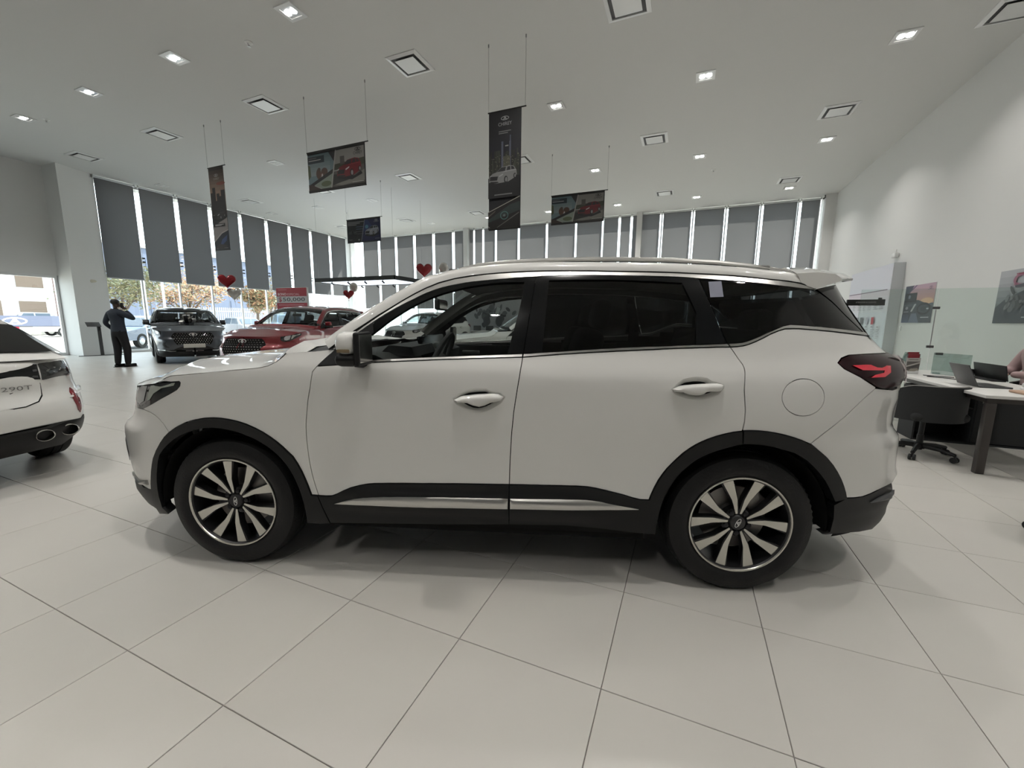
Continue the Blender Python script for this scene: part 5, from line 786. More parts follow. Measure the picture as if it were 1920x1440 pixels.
panel('corner_reflector', xz([(3.46, .735), (3.50, .70), (3.535, .62), (3.52, .53), (3.49, .50), (3.46, .60)]), 'red_lens', FB, off=.006, prof=puff(.010, .02), grid=.02)
panel('exhaust_trim', [(yzP(.80, .45, False), .468), (yzP(.5, .45, False), .44), (PR, .42), (PR, .23), (yzP(.60, .25, False), .245), (yzP(.80, .33, False), .325), (yzP(.885, .37, False), .365), (yzP(.89, .39, False), .385)], 'clad', FB, off=.008, thick=.05)
for s in (-1, 1):
    for y in (.63, .455):
        Mx = Matrix.Translation((3.64 if y < .55 else 3.565, s*y, .385)) @ Matrix.Rotation(math.pi/2, 4, 'Y') @ Matrix.Scale(1.25, 4, (0, 1, 0))
        MB().lathe([(.037, -.02), (.040, .05), (.044, .055), (.047, .05), (.047, -.02)], 24, Mx, 0, False).build('exhaust_tip', 'chrome', FB)
        MB().lathe([(.036, .005), (.036, .01)], 24, Mx).build('exhaust_bore', 'gap', FB)
    make_wheel(FB, 0, s*.75, s, 10); make_wheel(FB, 2.70, s*.75, s, 40)
prow = []
for x, zr, wr, zb in ((.55, .90, .80, .93), (.9, 1.06, .72, .94), (1.3, 1.30, .62, .95), (1.7, 1.425, .58, .96), (2.1, 1.45, .57, .97), (2.5, 1.40, .57, .98), (2.9, 1.27, .60, .99), (3.2, 1.14, .63, 1.00), (3.42, 1.045, .66, 1.01), (3.58, 1.0, .70, .99)):
    wb = min(S(toP(x, zb), zb)[1], .88); prow.append([Vector((x, -wb, zb)), Vector((x, -(wb*.45+wr*.55), zb*.42+zr*.58)), Vector((x, -wr, zr))]+[Vector((x, wr*v, zr+.035*(1-v*v)*sm(.5, 1.2, x)*sm(3.7, 3.2, x))) for v in (-.6, -.2, .2, .6)]+[Vector((x, wr, zr)), Vector((x, (wb*.45+wr*.55), zb*.42+zr*.58)), Vector((x, wb, zb))])
MB().grid(prow, 0, False, True).build('cabin_shell', PW_, FB, None, None, 50)
def lerp(a, b, t): return a*(1-t)+b*t
for s in (0, -1):
    a = [r[0 if s == 0 else -1] for r in prow[2:8]]; b = [r[2 if s == 0 else -3] for r in prow[2:8]]; off = Vector((0, -.02 if s == 0 else .02, .01))
    MB().grid([[lerp(p, q, .10)+off for p, q in zip(a, b)], [lerp(p, q, .82)+off for p, q in zip(a, b)]], 0, False, s == -1).build('side_window', 'black_gloss', FB)
MB().grid([[r[j]+Vector((.01, 0, .012)) for j in range(2, 8)] for r in (prow[6], prow[7], prow[8])], 0, False, True).build('rear_screen', 'black_gloss', FB); MB().grid([[r[j]+Vector((-.01, 0, .012)) for j in range(2, 8)] for r in prow[0:3]], 0, False, True).build('windscreen', 'black_gloss', FB)
MB().grid([[Vector((-.86, -.55, .72)), Vector((-.92, 0, .74)), Vector((-.86, .55, .72))], [Vector((-.3, -.84, .88)), Vector((-.3, 0, .93)), Vector((-.3, .84, .88))], [Vector((.6, -.84, .93)), Vector((.6, 0, .99)), Vector((.6, .84, .93))]], 0, False, True).build('bonnet', PW_, FB, None, None, 60)
MB().box((1.35, 0, .30), (3.9, 1.1, .2)).build('underbody', 'gap', FB, None, None, 0)
W0, XF, XR, XCF, XCR, EX, KF, KR, PF, PR, halfw = _keep
# ---------------------------------------------------------------- cars in the car park, seen through the glass
def street_car(u, v, deg, paint, label, kind='hatch', group='cars parked outside'):
    o = thing('parked_car', label, 'car', RW(u, v), YAW+math.radians(deg), group)
    hoodz, roofz = (.92, 1.45) if kind != 'suv' else (1.02, 1.68)
    L0, L1 = -2.1, 2.1
    side = [(L0, .35), (L0-.05, .6), (L0+.05, hoodz-.16), (-.95, hoodz), (.9, hoodz+.03), (L1-.05, hoodz-.02), (L1+.03, .62), (L1-.02, .35)]
    if kind == 'suv': side[5] = (L1, hoodz)
    MB().prism(side, 1.78, 'y', -.89).build('body', paint, o, None, None, 25)
    top = [(-.98, hoodz-.02), (-.30, roofz-.05), (.1, roofz), (1.1, roofz-.02), (1.75 if kind != 'suv' else 1.95, hoodz)]
    gm = MB(); n = len(top); vs = [(x, s*(.82-.16*(z-hoodz)/(roofz-hoodz)), z) for s in (-1, 1) for x, z in top]
    gm.add(vs, [tuple(range(n)), tuple(range(n, 2*n))[::-1]]+[(i, n+i, n+i+1, i+1) for i in range(n-1)]); gm.build('cabin', paint, o, None, None, 25)
    for s in (-1, 1):
        for a, b in ((-.62, .28), (.36, 1.15)):
            z0, z1 = hoodz+.05, roofz-.09
            def yy(z): return s*(.825-.16*(z-hoodz)/(roofz-hoodz))
            xa = a+.38 if a < 0 else a
            MB().add([(a, yy(z0), z0), (b, yy(z0), z0), (b, yy(z1), z1), (xa, yy(z1), z1)], [(0, 1, 2, 3) if s < 0 else (3, 2, 1, 0)]).build('side_window', 'car_glass_far', o, None, None, 0)
        for x in (-1.30, 1.30):
            M = Matrix.Translation((x, s*.80, .33)) @ Matrix.Rotation(math.pi/2*(1 if s < 0 else -1), 4, 'X')
            w = MB().lathe([(.20, -.1), (.31, -.1), (.33, -.06), (.33, .06), (.31, .1), (.20, .1)], 20, M, 0, False).build('wheel', 'tyre', o); MB().lathe([(.21, -.02), (.21, .075), (.17, .085), (.06, .095)], 10, M).build('wheel_disc', 'alu', w)
        MB().rbox((L0+.02, s*.62, hoodz-.22), (.12, .36, .13), .03).build('head_lamp', 'head_silver', o); MB().rbox((L1-.02, s*.66, hoodz-.16), (.10, .28, .16), .03).build('tail_lamp', 'red_lens', o)
    for x, a in ((-.66, 1), (1.47, -1)):
        z0, z1 = hoodz+.05, roofz-.10; x0 = -.90 if a > 0 else top[-1][0]-.08; x1 = -.42 if a > 0 else 1.25
        MB().add([(x0-.02*a, -.72, z0), (x0-.02*a, .72, z0), (x1-.02*a, .60, z1), (x1-.02*a, -.60, z1)], [(0, 1, 2, 3) if a < 0 else (3, 2, 1, 0)]).build('windscreen', 'car_glass_far', o, None, None, 0)
    return o
mat('paint_crimson', (.26, .012, .035), .3, 0, .5, .6); mat('paint_sky', (.13, .20, .33), .3, 0, .5, .6); mat('paint_black', (.02, .02, .022), .3, 0, .5, .6); mat('paint_silver', (.22, .23, .26), .3, .2, .5, .6)
street_car(-40.5, 9.9, 92, 'paint_crimson', 'crimson hatchback outside the far-left window')
street_car(-41, 15.5, 92, 'paint_white', 'white car outside, just left of the white column', 'suv')
street_car(-46, 14.3, 92, 'paint_silver', 'silver-blue car parked behind the outdoor blue banner', 'suv')
street_car(-24.0, 11.2, 120, 'paint_sky', 'pale blue car outside between the man and the grey SUV', 'hatch')
street_car(-34.5, 15.6, 80, 'paint_black', 'dark car outside beneath the autumn tree', 'hatch')
street_car(-25.5, 20.3, 150, 'paint_sky', 'blue SUV outside behind the red SUV bonnet', 'suv')
street_car(-30.5, 20.6, 176, 'paint_silver', 'low grey car outside, left of the blue SUV', 'hatch')
# ---------------------------------------------------------------- hanging banners (printed sheets on rods, two wires each)
K, WHT = (.006, .006, .008), (.80, .80, .80)
def banner(u0, u1, z0, z1, v, paint, label, name='hanging_banner', group='hanging car banners'):
    w, h = u1-u0, z1-z0; o = thing(name, label, 'banner', RW((u0+u1)/2, v, z0), YAW, group)
    MB().box((0, 0, h/2), (w, .004, h)).build('sheet', 'black_plastic', o, None, None, 0)
    MB().tube([(-w/2-.02, 0, h), (w/2+.09, 0, h)], .012, 8).build('top_rod', 'black_plastic', o); MB().tube([(-w/2, 0, 0), (w/2, 0, 0)], .012, 8).build('bottom_rod', 'black_plastic', o)
    for x in (-w/2-.01, w/2+.07): MB().tube([(x, 0, h), (x, 0, ZC-z0-.06)], .003, 5).lathe([(.006, 0), (.012, .01), (.012, .05), (.006, .06)], 8, Matrix.Translation((x, 0, ZC-z0-.06))).build('hanging_wire', 'wire', o)
    P = Print(); paint(P, w, h)
    P.build('print', o, frameM((-w/2, -.003, 0), (1, 0, 0), (0, 0, 1)), 'print', .55)  # print colours dimmed overall, putting the backlit shade into the ink
def car_art(P, x, y, s, col, glass=(.03, .03, .035), lamp=(.6, .6, .6), flip=1):
    """small printed three-quarter car; s = length"""
    q = lambda pts: [(x+flip*a*s, y+b*s) for a, b in pts]
    P.poly(q([(-.50, .08), (.20, .00), (.45, .10), (.50, .02), (.10, -.10), (-.45, -.03)]), (.012, .012, .014))
    P.poly(q([(-.48, .05), (-.47, .22), (-.36, .30), (-.22, .335), (-.06, .46), (.22, .49), (.36, .46), (.45, .33), (.47, .20), (.40, .12), (.18, .02), (-.25, .0)]), col)
    P.poly(q([(-.21, .335), (-.06, .45), (.10, .46), (.07, .345)]), glass); P.poly(q([(.12, .35), (.15, .455), (.24, .46), (.25, .36)]), glass); P.poly(q([(.28, .365), (.27, .46), (.35, .44), (.39, .36)]), glass)
    P.poly(q([(-.46, .10), (-.44, .22), (-.17, .205), (-.20, .09)]), (.015, .015, .017)); P.poly(q([(-.14, .215), (.01, .275), (.0, .235), (-.13, .18)]), lamp); P.poly(q([(-.46, .23), (-.38, .25), (-.40, .225), (-.46, .21)]), lamp)
    P.poly(q([(-.45, .035), (-.43, .07), (-.18, .05), (-.14, .02), (-.25, .005)]), (.02, .02, .02))
    for cx, cy, r in ((.10, .09, .105), (.40, .17, .075)): P.ell(x+flip*cx*s, y+cy*s, r*s*.62, r*s, (.012, .012, .012)); P.ell(x+flip*cx*s+.01*s*flip, y+cy*s, r*s*.38, r*s*.66, (.30, .30, .30), 12)
    P.poly(q([(-.05, .30), (.08, .335), (.44, .345), (.44, .33), (.09, .315)]), tuple(min(1, c*1.7+.02) for c in col))
def bars(P, x, y, w, h, n, col, gap=1.8):
    for i in range(n): P.rect(x, y-i*h*gap, x+w*(1-.25*(i % 2)), y-i*h*gap+h, col)
def art_sunset(P, w, h):
    P.grad(0, h*.60, w, h, (.48, .33, .24), (.030, .020, .026), 10); P.ell(w*.75, h*.80, w*.30, h*.02, (.30, .09, .06), 14); P.grad(0, h*.38, w, h*.60, (.04, .04, .045), (.42, .33, .26), 8); P.rect(0, 0, w, h*.42, (.025, .025, .028))
    for x0, x1, t in ((.02, .24, .70), (.16, .36, .76), (.30, .48, .60), (.42, .62, .685), (.60, .74, .65), (.72, .98, .72)): P.rect(x0*w, h*.42, x1*w, t*h, (.030, .027, .028))
    P.emblem(w*.5, h*.90, w*.28, (.55, .52, .52)); P.text('CHIREY', w*.5, h*.858, .075, (.55, .52, .52), w*.40)
    P.poly([(0, h*.28), (w*.5, h*.345), (w, h*.39), (w, 0), (0, 0)], (.30, .275, .27)); P.poly([(0, h*.12), (w*.55, h*.215), (w, h*.245), (w, h*.235), (w*.55, h*.20), (0, h*.10)], (.46, .43, .41)); P.poly([(0, h*.10), (w*.55, h*.20), (w, h*.235), (w, 0), (0, 0)], (.022, .026, .042))
    car_art(P, w*.50, h*.375, w*.86, (.045, .045, .045)); P.poly([(w*.30, h*.02), (w*.55, h*.13), (w*.92, h*.18), (w*.84, h*.11), (w*.6, h*.07)], (.06, .10, .23)); P.rect(w*.1, h*.02, w*.9, h*.026, (.25, .25, .25))
    P.rect(w*.10, h*.285, w*.84, h*.325, (.03, .03, .03)); bars(P, w*.16, h*.309, w*.58, h*.006, 2, (.6, .6, .6)); P.poly([(w*.05, h*.03), (w*.3, h*.08), (w*.95, h*.05), (w*.5, h*.01)], (.05, .045, .05))
def art_night(P, w, h):
    P.rect(0, 0, w, h, (.009, .009, .014)); P.grad(0, h*.44, w, h*.86, (.020, .022, .040), (.009, .009, .015), 6)
    P.emblem(w*.50, h*.936, w*.25, (.62, .62, .63)); P.text('CHIREY', w*.50, h*.888, .085, (.62, .62, .63), w*.42); bars(P, w*.31, h*.826, w*.38, h*.0075, 2, (.30, .30, .30), 2.1)
    r = random.Random(5)
    for i in range(30):
        x = r.random()*.94; t = .56+.12*r.random(); c = .02+.06*r.random(); P.rect(x*w, h*.44, (x+.03+.04*r.random())*w, t*h, (c*1.05, c*1.1, c*.85))
    for x, t, b in ((.40, .745, .06), (.66, .79, .035), (.645, .74, .055)): P.rect(x*w, h*.45, (x+b)*w, t*h, (.13, .14, .20))
    P.rect(.52*w, h*.70, .62*w, h*.71, (.45, .45, .40)); P.rect(.46*w, h*.47, .68*w, h*.62, (.11, .11, .075))
    for i in range(70): x, y = r.random()*.95, .47+.16*r.random(); P.rect(x*w, y*h, (x+.02)*w, (y+.004)*h, (.34, .32, .22))
    P.rect(0, h*.27, w, h*.445, (.010, .010, .012)); car_art(P, w*.47, h*.395, w*.92, (.30, .30, .30), lamp=(.5, .5, .5)); bars(P, w*.20, h*.292, w*.56, h*.010, 1, (.24, .24, .24))
    P.poly([(0, 0), (w, 0), (w, h*.27), (0, h*.155)], (.012, .010, .009)); P.poly([(0, h*.155), (w, h*.270), (w, h*.263), (0, h*.148)], (.46, .44, .38)); P.poly([(0, h*.06), (0, h*.085), (w*.7, h*.205), (w, h*.225), (w, h*.15)], (.035, .050, .050)); P.poly([(0, h*.12), (w*.25, h*.165), (w*.22, h*.15), (0, h*.105)], (.14, .12, .10))
    P.ring(w*.52, h*.115, w*.13, w*.115, .015, (.10, .22, .21)); P.ell(w*.52, h*.115, w*.04, w*.035, (.16, .20, .20)); P.poly([(w*.25, h*.01), (w*.98, h*.135), (w*.98, h*.125), (w*.29, h*.01)], (.16, .15, .14)); P.poly([(0, h*.035), (w*.08, h*.01), (w*.05, h*.008), (0, h*.022)], (.3, .28, .26)); P.rect(0, 0, w, h*.014, (.02, .018, .016))
def art_road(P, w, h):
    P.rect(0, 0, w, h, (.010, .009, .010)); t = .035*w
    P.poly([(0, h*.06), (w*.42, h*.06), (w*.51, h*.93), (0, h*.93)], (.17, .25, .28)); P.grad(0, h*.40, w*.40, h*.93, (.30, .36, .37), (.13, .21, .24), 5); P.poly([(w*.38, h*.93), (w*.51, h*.93), (w*.47, h*.68)], (.035, .03, .035))
    P.rect(0, h*.71, w*.30, h*.88, (.02, .035, .05)); P.rect(w*.02, h*.775, w*.24, h*.795, (.55, .55, .55)); P.rect(w*.02, h*.835, w*.16, h*.846, (.3, .3, .3)); P.poly([(0, h*.32), (w*.05, h*.40), (w*.04, h*.66), (0, h*.70)], (.10, .12, .06))
    for cx, cy, rx, ry, c in ((.19, .44, .045, .13, (.11, .055, .035)), (.295, .47, .06, .10, (.10, .05, .035)), (.20, .545, .028, .045, (.09, .06, .045)), (.245, .40, .03, .06, (.15, .07, .05))): P.ell(w*cx, h*cy, w*rx, h*ry, c, 14)
    P.poly([(w*.235, h*.32), (w*.27, h*.33), (w*.265, h*.43), (w*.245, h*.42)], (.6, .58, .56))
    P.poly([(0, h*.06), (0, h*.18), (w*.47, h*.52), (w*.46, h*.40)], (.014, .014, .015)); P.poly([(w*.10, h*.17), (w*.44, h*.40), (w*.42, h*.06), (w*.26, h*.06)], (.27, .32, .27)); P.ell(w*.32, h*.17, w*.09, h*.07, (.12, .15, .08)); P.poly([(w*.11, h*.16), (w*.25, h*.06), (w*.22, h*.06), (w*.09, h*.14)], (.45, .44, .42)); P.poly([(0, 0), (w*.30, 0), (w*.07, h*.18), (0, h*.20)], (.05, .03, .025))
    P.poly([(w*.43, h*.06), (w*.985, h*.06), (w*.985, h*.93), (w*.515, h*.93)], (.30, .29, .275)); P.poly([(w*.485, h*.60), (w*.985, h*.66), (w*.985, h*.45), (w*.47, h*.45)], (.055, .062, .040)); P.rect(w*.58, h*.58, w*.655, h*.77, (.10, .095, .085))
    P.poly([(w*.43, h*.06), (w*.985, h*.06), (w*.985, h*.50), (w*.47, h*.46)], (.10, .095, .085)); P.poly([(w*.44, h*.12), (w*.70, h*.17), (w*.985, h*.38), (w*.985, h*.12), (w*.6, h*.07)], (.22, .215, .19)); P.poly([(w*.44, h*.10), (w*.80, h*.22), (w*.62, h*.34), (w*.46, h*.36)], (.025, .025, .024))
    car_art(P, w*.73, h*.26, w*.44, (.17, .012, .018)); P.poly([(w*.405, h*.04), (w*.425, h*.04), (w*.525, h*.95), (w*.505, h*.95)], (.42, .41, .39)); P.rect(w*.46, h*.43, w*.55, h*.455, (.36, .35, .33))
    P.emblem(w*.885, h*.865, w*.10, (.03, .03, .03)); P.text('CHIREY', w*.885, h*.775, .085, (.03, .03, .03), w*.15); P.rect(w*.78, h*.095, w*.97, h*.107, (.5, .5, .48)); P.rect(0, 0, w, h*.05, (.012, .011, .011)); P.rect(0, h*.94, w, h, (.008, .008, .009))
def art_tech(P, w, h):
    P.rect(0, 0, w, h, (.011, .011, .015)); P.poly([(w*.44, h*.04), (w, h*.04), (w, h*.94), (w*.55, h*.94)], (.020, .022, .095)); P.poly([(w*.50, h*.45), (w*.78, h*.60), (w*.62, h*.94), (w*.55, h*.94)], (.03, .05, .17)); P.ell(w*.60, h*.64, w*.05, h*.08, (.12, .30, .45))
    for i, (a, b) in enumerate(((.03, .52), (.03, .40), (.03, .30))): P.rect(w*a, h*(.86-.06*i), w*b, h*(.895-.06*i), (.28, .28, .29))
    for i in range(4): P.rect(w*.28, h*(.66-.10*i), w*.50, h*(.675-.10*i), (.16, .26, .40) if i < 2 else (.2, .2, .22))
    for x in (.10, .25): P.ring(w*x, h*.44, w*.05, h*.07, .012, (.16, .16, .17)); P.rect(w*(x-.025), h*.43, w*(x+.02), h*.445, (.30, .30, .31))
    P.ring(w*.17, h*.30, w*.16, h*.24, .03, (.035, .035, .04)); P.rect(w*.05, h*.12, w*.16, h*.135, (.3, .3, .3)); P.ell(w*.36, h*.11, w*.03, h*.04, (.30, .30, .30))
    P.poly([(w*.42, h*.03), (w*.44, h*.03), (w*.555, h*.95), (w*.535, h*.95)], (.26, .27, .34)); car_art(P, w*.755, h*.28, w*.42, (.38, .40, .46)); P.emblem(w*.885, h*.885, w*.10, (.45, .45, .5)); P.text('CHIREY', w*.885, h*.82, .07, (.45, .45, .5), w*.16); P.rect(w*.84, h*.11, w*.97, h*.125, (.35, .35, .4))
banner(-11.98, -11.38, 3.18, 5.28, 7.48, art_sunset, 'narrow banner with a sunset skyline, hanging in front of the left blinds')
banner(-8.37, -6.67, 4.28, 5.15, 7.48, art_road, 'wide banner with a red car, nearest of the two alike, hanging left of centre')
banner(-3.68, -3.025, 3.10, 5.19, 7.47, art_night, 'tall black banner with a white car and night skyline, centre of the room')
banner(-4.09, -2.475, 4.305, 5.155, 12.65, art_road, 'wide banner with a red car, hanging right of the tall black banner')
banner(-12.27, -10.66, 4.26, 5.11, 12.60, art_tech, 'wide dark blue banner with a white car, hanging near the corner column')
# ---------------------------------------------------------------- foil balloons
def heart(n=40, s=1.0):
    out = []
    for i in range(n):
        t = 2*math.pi*i/n; out.append((s*.058*math.sin(t)**3*16/2, s*.029*(13*math.cos(t)-5*math.cos(2*t)-2*math.cos(3*t)-math.cos(4*t))))
    return out
def balloon(x, y, z, s, rz, m, label, shape='heart', tail=.9, group='heart balloons'):
    o = thing('balloon', label, 'balloon', (x, y, z), rz, group); H = heart(44, s) if shape == 'heart' else [(s*.36*math.sin(2*math.pi*i/40), s*.42*math.cos(2*math.pi*i/40)) for i in range(40)]
    cy = sum(p[1] for p in H)/len(H); rows = []; r = random.Random(int(z*1000)); ph = [r.random()*6 for _ in range(3)]
    for d, k in ((-.02, 1.0), (-.45, .97), (-.8, .82), (-.96, .55), (-1.02, .25), (-1.03, .02)):
        rows.append([Vector((p[0]*k, d*.17*s*(1+.10*math.sin(i*.9+ph[0])*(k > .9)), cy+(p[1]-cy)*k)) for i, p in enumerate(H)])
    back = [[Vector((v.x, -v.y, v.z)) for v in row] for row in rows]
    MB().grid(rows, 0, True, True).grid(back, 0, True).build('foil', m, o, None, None, 70)
    zb = min(p[1] for p in H)
    MB().lathe([(.012*s, 0), (.03*s, -.05*s), (.012*s, -.07*s), (.035*s, -.12*s)], 10, Matrix.Translation((0, 0, zb))).build('knot', m, o)
    MB().tube([(0, 0, zb-.1*s), (.02, 0, zb-.3), (-.01, .01, zb-tail*.7), (.0, 0, zb-tail)], .0025, 5).build('ribbon', 'white_plastic', o)
balloon(-8.54, 12.5, 2.47, .50, .5, 'red_foil', 'red heart balloon floating above the grey SUV'); balloon(-8.42, 12.60, 2.10, .44, .2, 'silver_foil', 'silver heart balloon tied under the red one above the grey SUV')
balloon(-2.75, 13.0, 2.90, .53, .1, 'red_foil', 'large red heart balloon above the white windscreen pillar', tail=1.9); balloon(-2.20, 13.3, 2.97, .46, -.3, 'silver_foil', 'silver balloon right of the large red heart balloon', 'round', 1.9, 'silver balloons'); balloon(-2.84, 12.7, 2.42, .34, .2, 'silver_foil', 'small silver balloon just under the large red heart balloon', 'round', 1.2, 'silver balloons')
balloon(-5.32, 13.5, 2.17, .36, .3, 'red_foil', 'small red heart balloon under the hanging canopy'); balloon(-5.30, 13.9, 2.42, .36, .2, 'silver_foil', 'silver balloon behind the small red heart balloon', 'round', 1.0, 'silver balloons')
# ---------------------------------------------------------------- hanging light canopy
cn = thing('light_canopy', 'black-framed hanging canopy with a glowing white underside', 'canopy', RW(-14.83, 13.26, 3.0), YAW)
LX, LY = 4.2, 2.06
for a, b, sz in ((LX/2, 0, (LX, .06, .16)), (LX/2, LY, (LX, .06, .16)), (0, LY/2, (.06, LY, .16)), (LX, LY/2, (.06, LY, .16))): MB().box((a, b, .0), sz).build('frame_beam', 'black_plastic', cn, None, None, 0)
MB().box((LX/2, LY/2, -.045), (LX-.08, LY-.08, .02)).build('glow_panel', 'canopy_glow', cn, None, None, 0)
for k in range(8):
    x, y = (.5+.9*(k % 4)+.3, .15 if k < 4 else LY-.15); MB().tube([(x, y, -.05), (x, y, -.11)], .012, 6).tube([(x-.03, y-.02, -.10), (x+.04, y+.05, -.19)], .030, 8).build('spot_lamp', 'black_plastic', cn)
for x in (.1, LX-.1):
    for y in (.1, LY-.1): MB().tube([(x, y, .08), (x, y, ZC-3.0)], .003, 5).build('hanging_wire', 'wire', cn)
# ---------------------------------------------------------------- red price sign on a post
sg = thing('price_sign', 'red and white price sign standing behind the red SUV', 'sign', RW(-12.95, 10.55), YAW+.06)
MB().rbox((0, 0, 2.05), (1.42, .08, .80), .01).build('board', 'white_plastic', sg); MB().tube([(0, .05, 0), (0, .05, 1.8)], .03, 8).lathe([(.28, 0), (.28, .012), (.03, .02)], 20, Matrix.Translation((0, .05, 0))).build('post', 'white_metal', sg)
P = Print(); P.rect(-.70, .10, .70, .39, (.36, .012, .03)); P.rect(-.70, -.39, .70, -.13, (.36, .012, .03)); P.rect(-.70, -.13, .70, .10, (.55, .53, .54)); P.text('BONO', -.43, .17, .12, (.85, .7, .72), .40, .002); P.text('ESPECIAL', .09, .165, .10, (.75, .45, .48), .56)
P.rect(-.60, .32, -.20, .33, (.6, .3, .33)); P.text('$', -.53, -.015, .22, (.30, .01, .03), .15, .004); P.text('50,000', .10, -.015, .18, (.06, .06, .07), 1.02, .003); P.rect(-.60, -.21, .55, -.195, (.7, .4, .43)); P.build('print', sg, frameM((0, -.042, 2.05), (1, 0, 0), (0, 0, 1)))
# price lectern beside the column
ls = thing('info_stand', 'slim grey information stand beside the white column', 'stand', RW(-19.2, 7.72), YAW-.2)
MB().rbox((0, 0, .01), (.05, 1.2, .02), .004).build('base_plate', 'dark_grey', ls); MB().box((.0, .0, .56), (.05, .09, 1.10)).build('post', 'dark_grey', ls, None, None, 0); MB().rbox((.05, -.14, 1.10), (.30, .36, .015), .004, 2, Matrix.Rotation(.5, 3, 'Y')).build('sign_plate', 'dark_grey', ls)
# far partition with a dark print, counter and chairs (seen through the front door glass)
pt = thing('partition', 'grey partition printed with dark shapes, behind the parked white SUV', 'partition', RW(-8.4, 19.3), YAW)
MB().box((0, 0, 1.45), (6.2, .10, 2.9)).build('panel', 'grey_panel', pt, None, None, 0); MB().box((-3.14, 0, 1.4), (.08, .14, 2.8)).build('edge_post', 'white_plastic', pt, None, None, 0)
P = Print(); r = random.Random(11)
for k in range(46):
    a, b = -1.05+r.gauss(0, .42), 1.78+r.gauss(0, .26); c = .02+.10*r.random(); P.ell(a, b, .06+.13*r.random(), .05+.13*r.random(), (c, c, c*1.05), 9, r.random()*3)
P.poly([(-.75, 1.62), (-.55, 1.55), (-.42, 2.0), (-.60, 2.1)], (.34, .36, .35)); P.ell(-1.2, 1.36, .2, .26, (.05, .05, .055)); P.ell(-.5, 1.34, .2, .26, (.05, .05, .055)); P.ell(1.15, 1.82, .16, .24, (.05, .05, .055)); P.build('print', pt, frameM((0, -.052, 0), (1, 0, 0), (0, 0, 1)))
ct = thing('counter', 'long white counter in front of the grey partition', 'table', RW(-7.65, 17.7), YAW)
MB().rbox((0, 0, .86), (3.9, .6, .05), .01).build('top', 'table_white', ct)
for x in (-1.85, -.6, .6, 1.85): MB().box((x, 0, .42), (.06, .5, .83)).build('leg', 'bronze', ct, None, None, 0)
mat('chair_grey', (.05, .052, .055), .7)
for k, (u, t) in enumerate(((-9.75, 'first'), (-9.05, 'second'), (-8.2, 'third'), (-7.7, 'fourth'))):
    o = thing('visitor_chair', 'dark chair at the long white counter, %s from the left through the door glass' % t, 'chair', RW(u, 18.25), YAW, 'chairs at the long counter')
    MB().rbox((0, 0, .46), (.46, .46, .06), .02).build('seat', 'chair_grey', o); MB().rbox((0, .22, .86), (.42, .05, .52), .02).build('backrest', 'chair_grey', o)
    for sx in (-.2, .2):
        for sy in (-.2, .2): MB().tube([(sx, sy, 0), (sx, sy, .44)], .014, 6).build('leg', 'dark_grey', o)
# ---------------------------------------------------------------- the sales desk by the right wall
tb = thing('desk', 'long white-topped desk with dark legs behind the white SUV', 'desk', RW(2.89, 6.2), YAW)
MB().rbox((0, 0, .727), (.77, 2.46, .028), .003).build('desk_top', 'table_white', tb); MB().box((0, 0, .69), (.70, 2.38, .046)).build('frame', 'bronze', tb, None, None, 0)
for x in (-.315, .315):
    for y in (-1.165, 1.165): MB().rbox((x, y, .333), (.065, .065, .666), .008).build('leg', 'bronze', tb)
MB().rbox((-.12, .45, .655), (.30, .8, .03), .008).build('cable_tray', 'dark_grey', tb)
cb = thing('cabinet', 'low black open cabinet under the white desk', 'cabinet', RW(3.06, 6.42), YAW)
for a, b in (((0, -.0, .01), (1.0, .36, .02)), ((0, 0, .63), (1.0, .36, .02)), ((-.49, 0, .32), (.02, .36, .60)), ((.49, 0, .32), (.02, .36, .60)), ((.02, 0, .32), (.02, .34, .60))): MB().box(a, b).build('board', 'chair_black', cb, None, None, 0)
MB().box((0, .175, .32), (.98, .01, .60)).build('back_panel', 'chair_black', cb, None, None, 0); MB().box((-.235, .0, .42), (.48, .33, .015)).build('shelf', 'chair_black', cb, None, None, 0)
d = MB().box((.255, -.17, .32), (.45, .02, .58)).build('door', 'chair_black', cb, None, None, 0); MB().rbox((.09, -.19, .50), (.05, .015, .03), .006).build('handle', 'satin', d)
def castor_base(o, m='black_plastic', r=.29, rot=.3):
    MB().lathe([(.028, .06), (.028, .22), (.022, .22), (.022, .42)], 12).build('gas_column', m, o); MB().lathe([(.05, .075), (.055, .10), (.04, .13)], 14).build('hub', m, o)
    for k in range(5):
        a = rot+k*2*math.pi/5; c, s = math.cos(a), math.sin(a)
        g = MB().tube([(.03*c, .03*s, .105), (r*.6*c, r*.6*s, .10), (r*c, r*s, .078)], [.026, .021, .017], 8).build('spider_arm', m, o)
        w = MB()
        for q in (-.016, .016): w.lathe([(.006, -.011), (.027, -.011), (.030, -.006), (.030, .006), (.027, .011), (.006, .011)], 16, Matrix.Translation((r*c-q*s, r*s+q*c, .0305)) @ Matrix.Rotation(a, 4, 'Z') @ Matrix.Rotation(math.pi/2, 4, 'X'))
        w.tube([(r*c, r*s, .03), (r*c, r*s, .085)], .009, 6).build('castor', m, g)
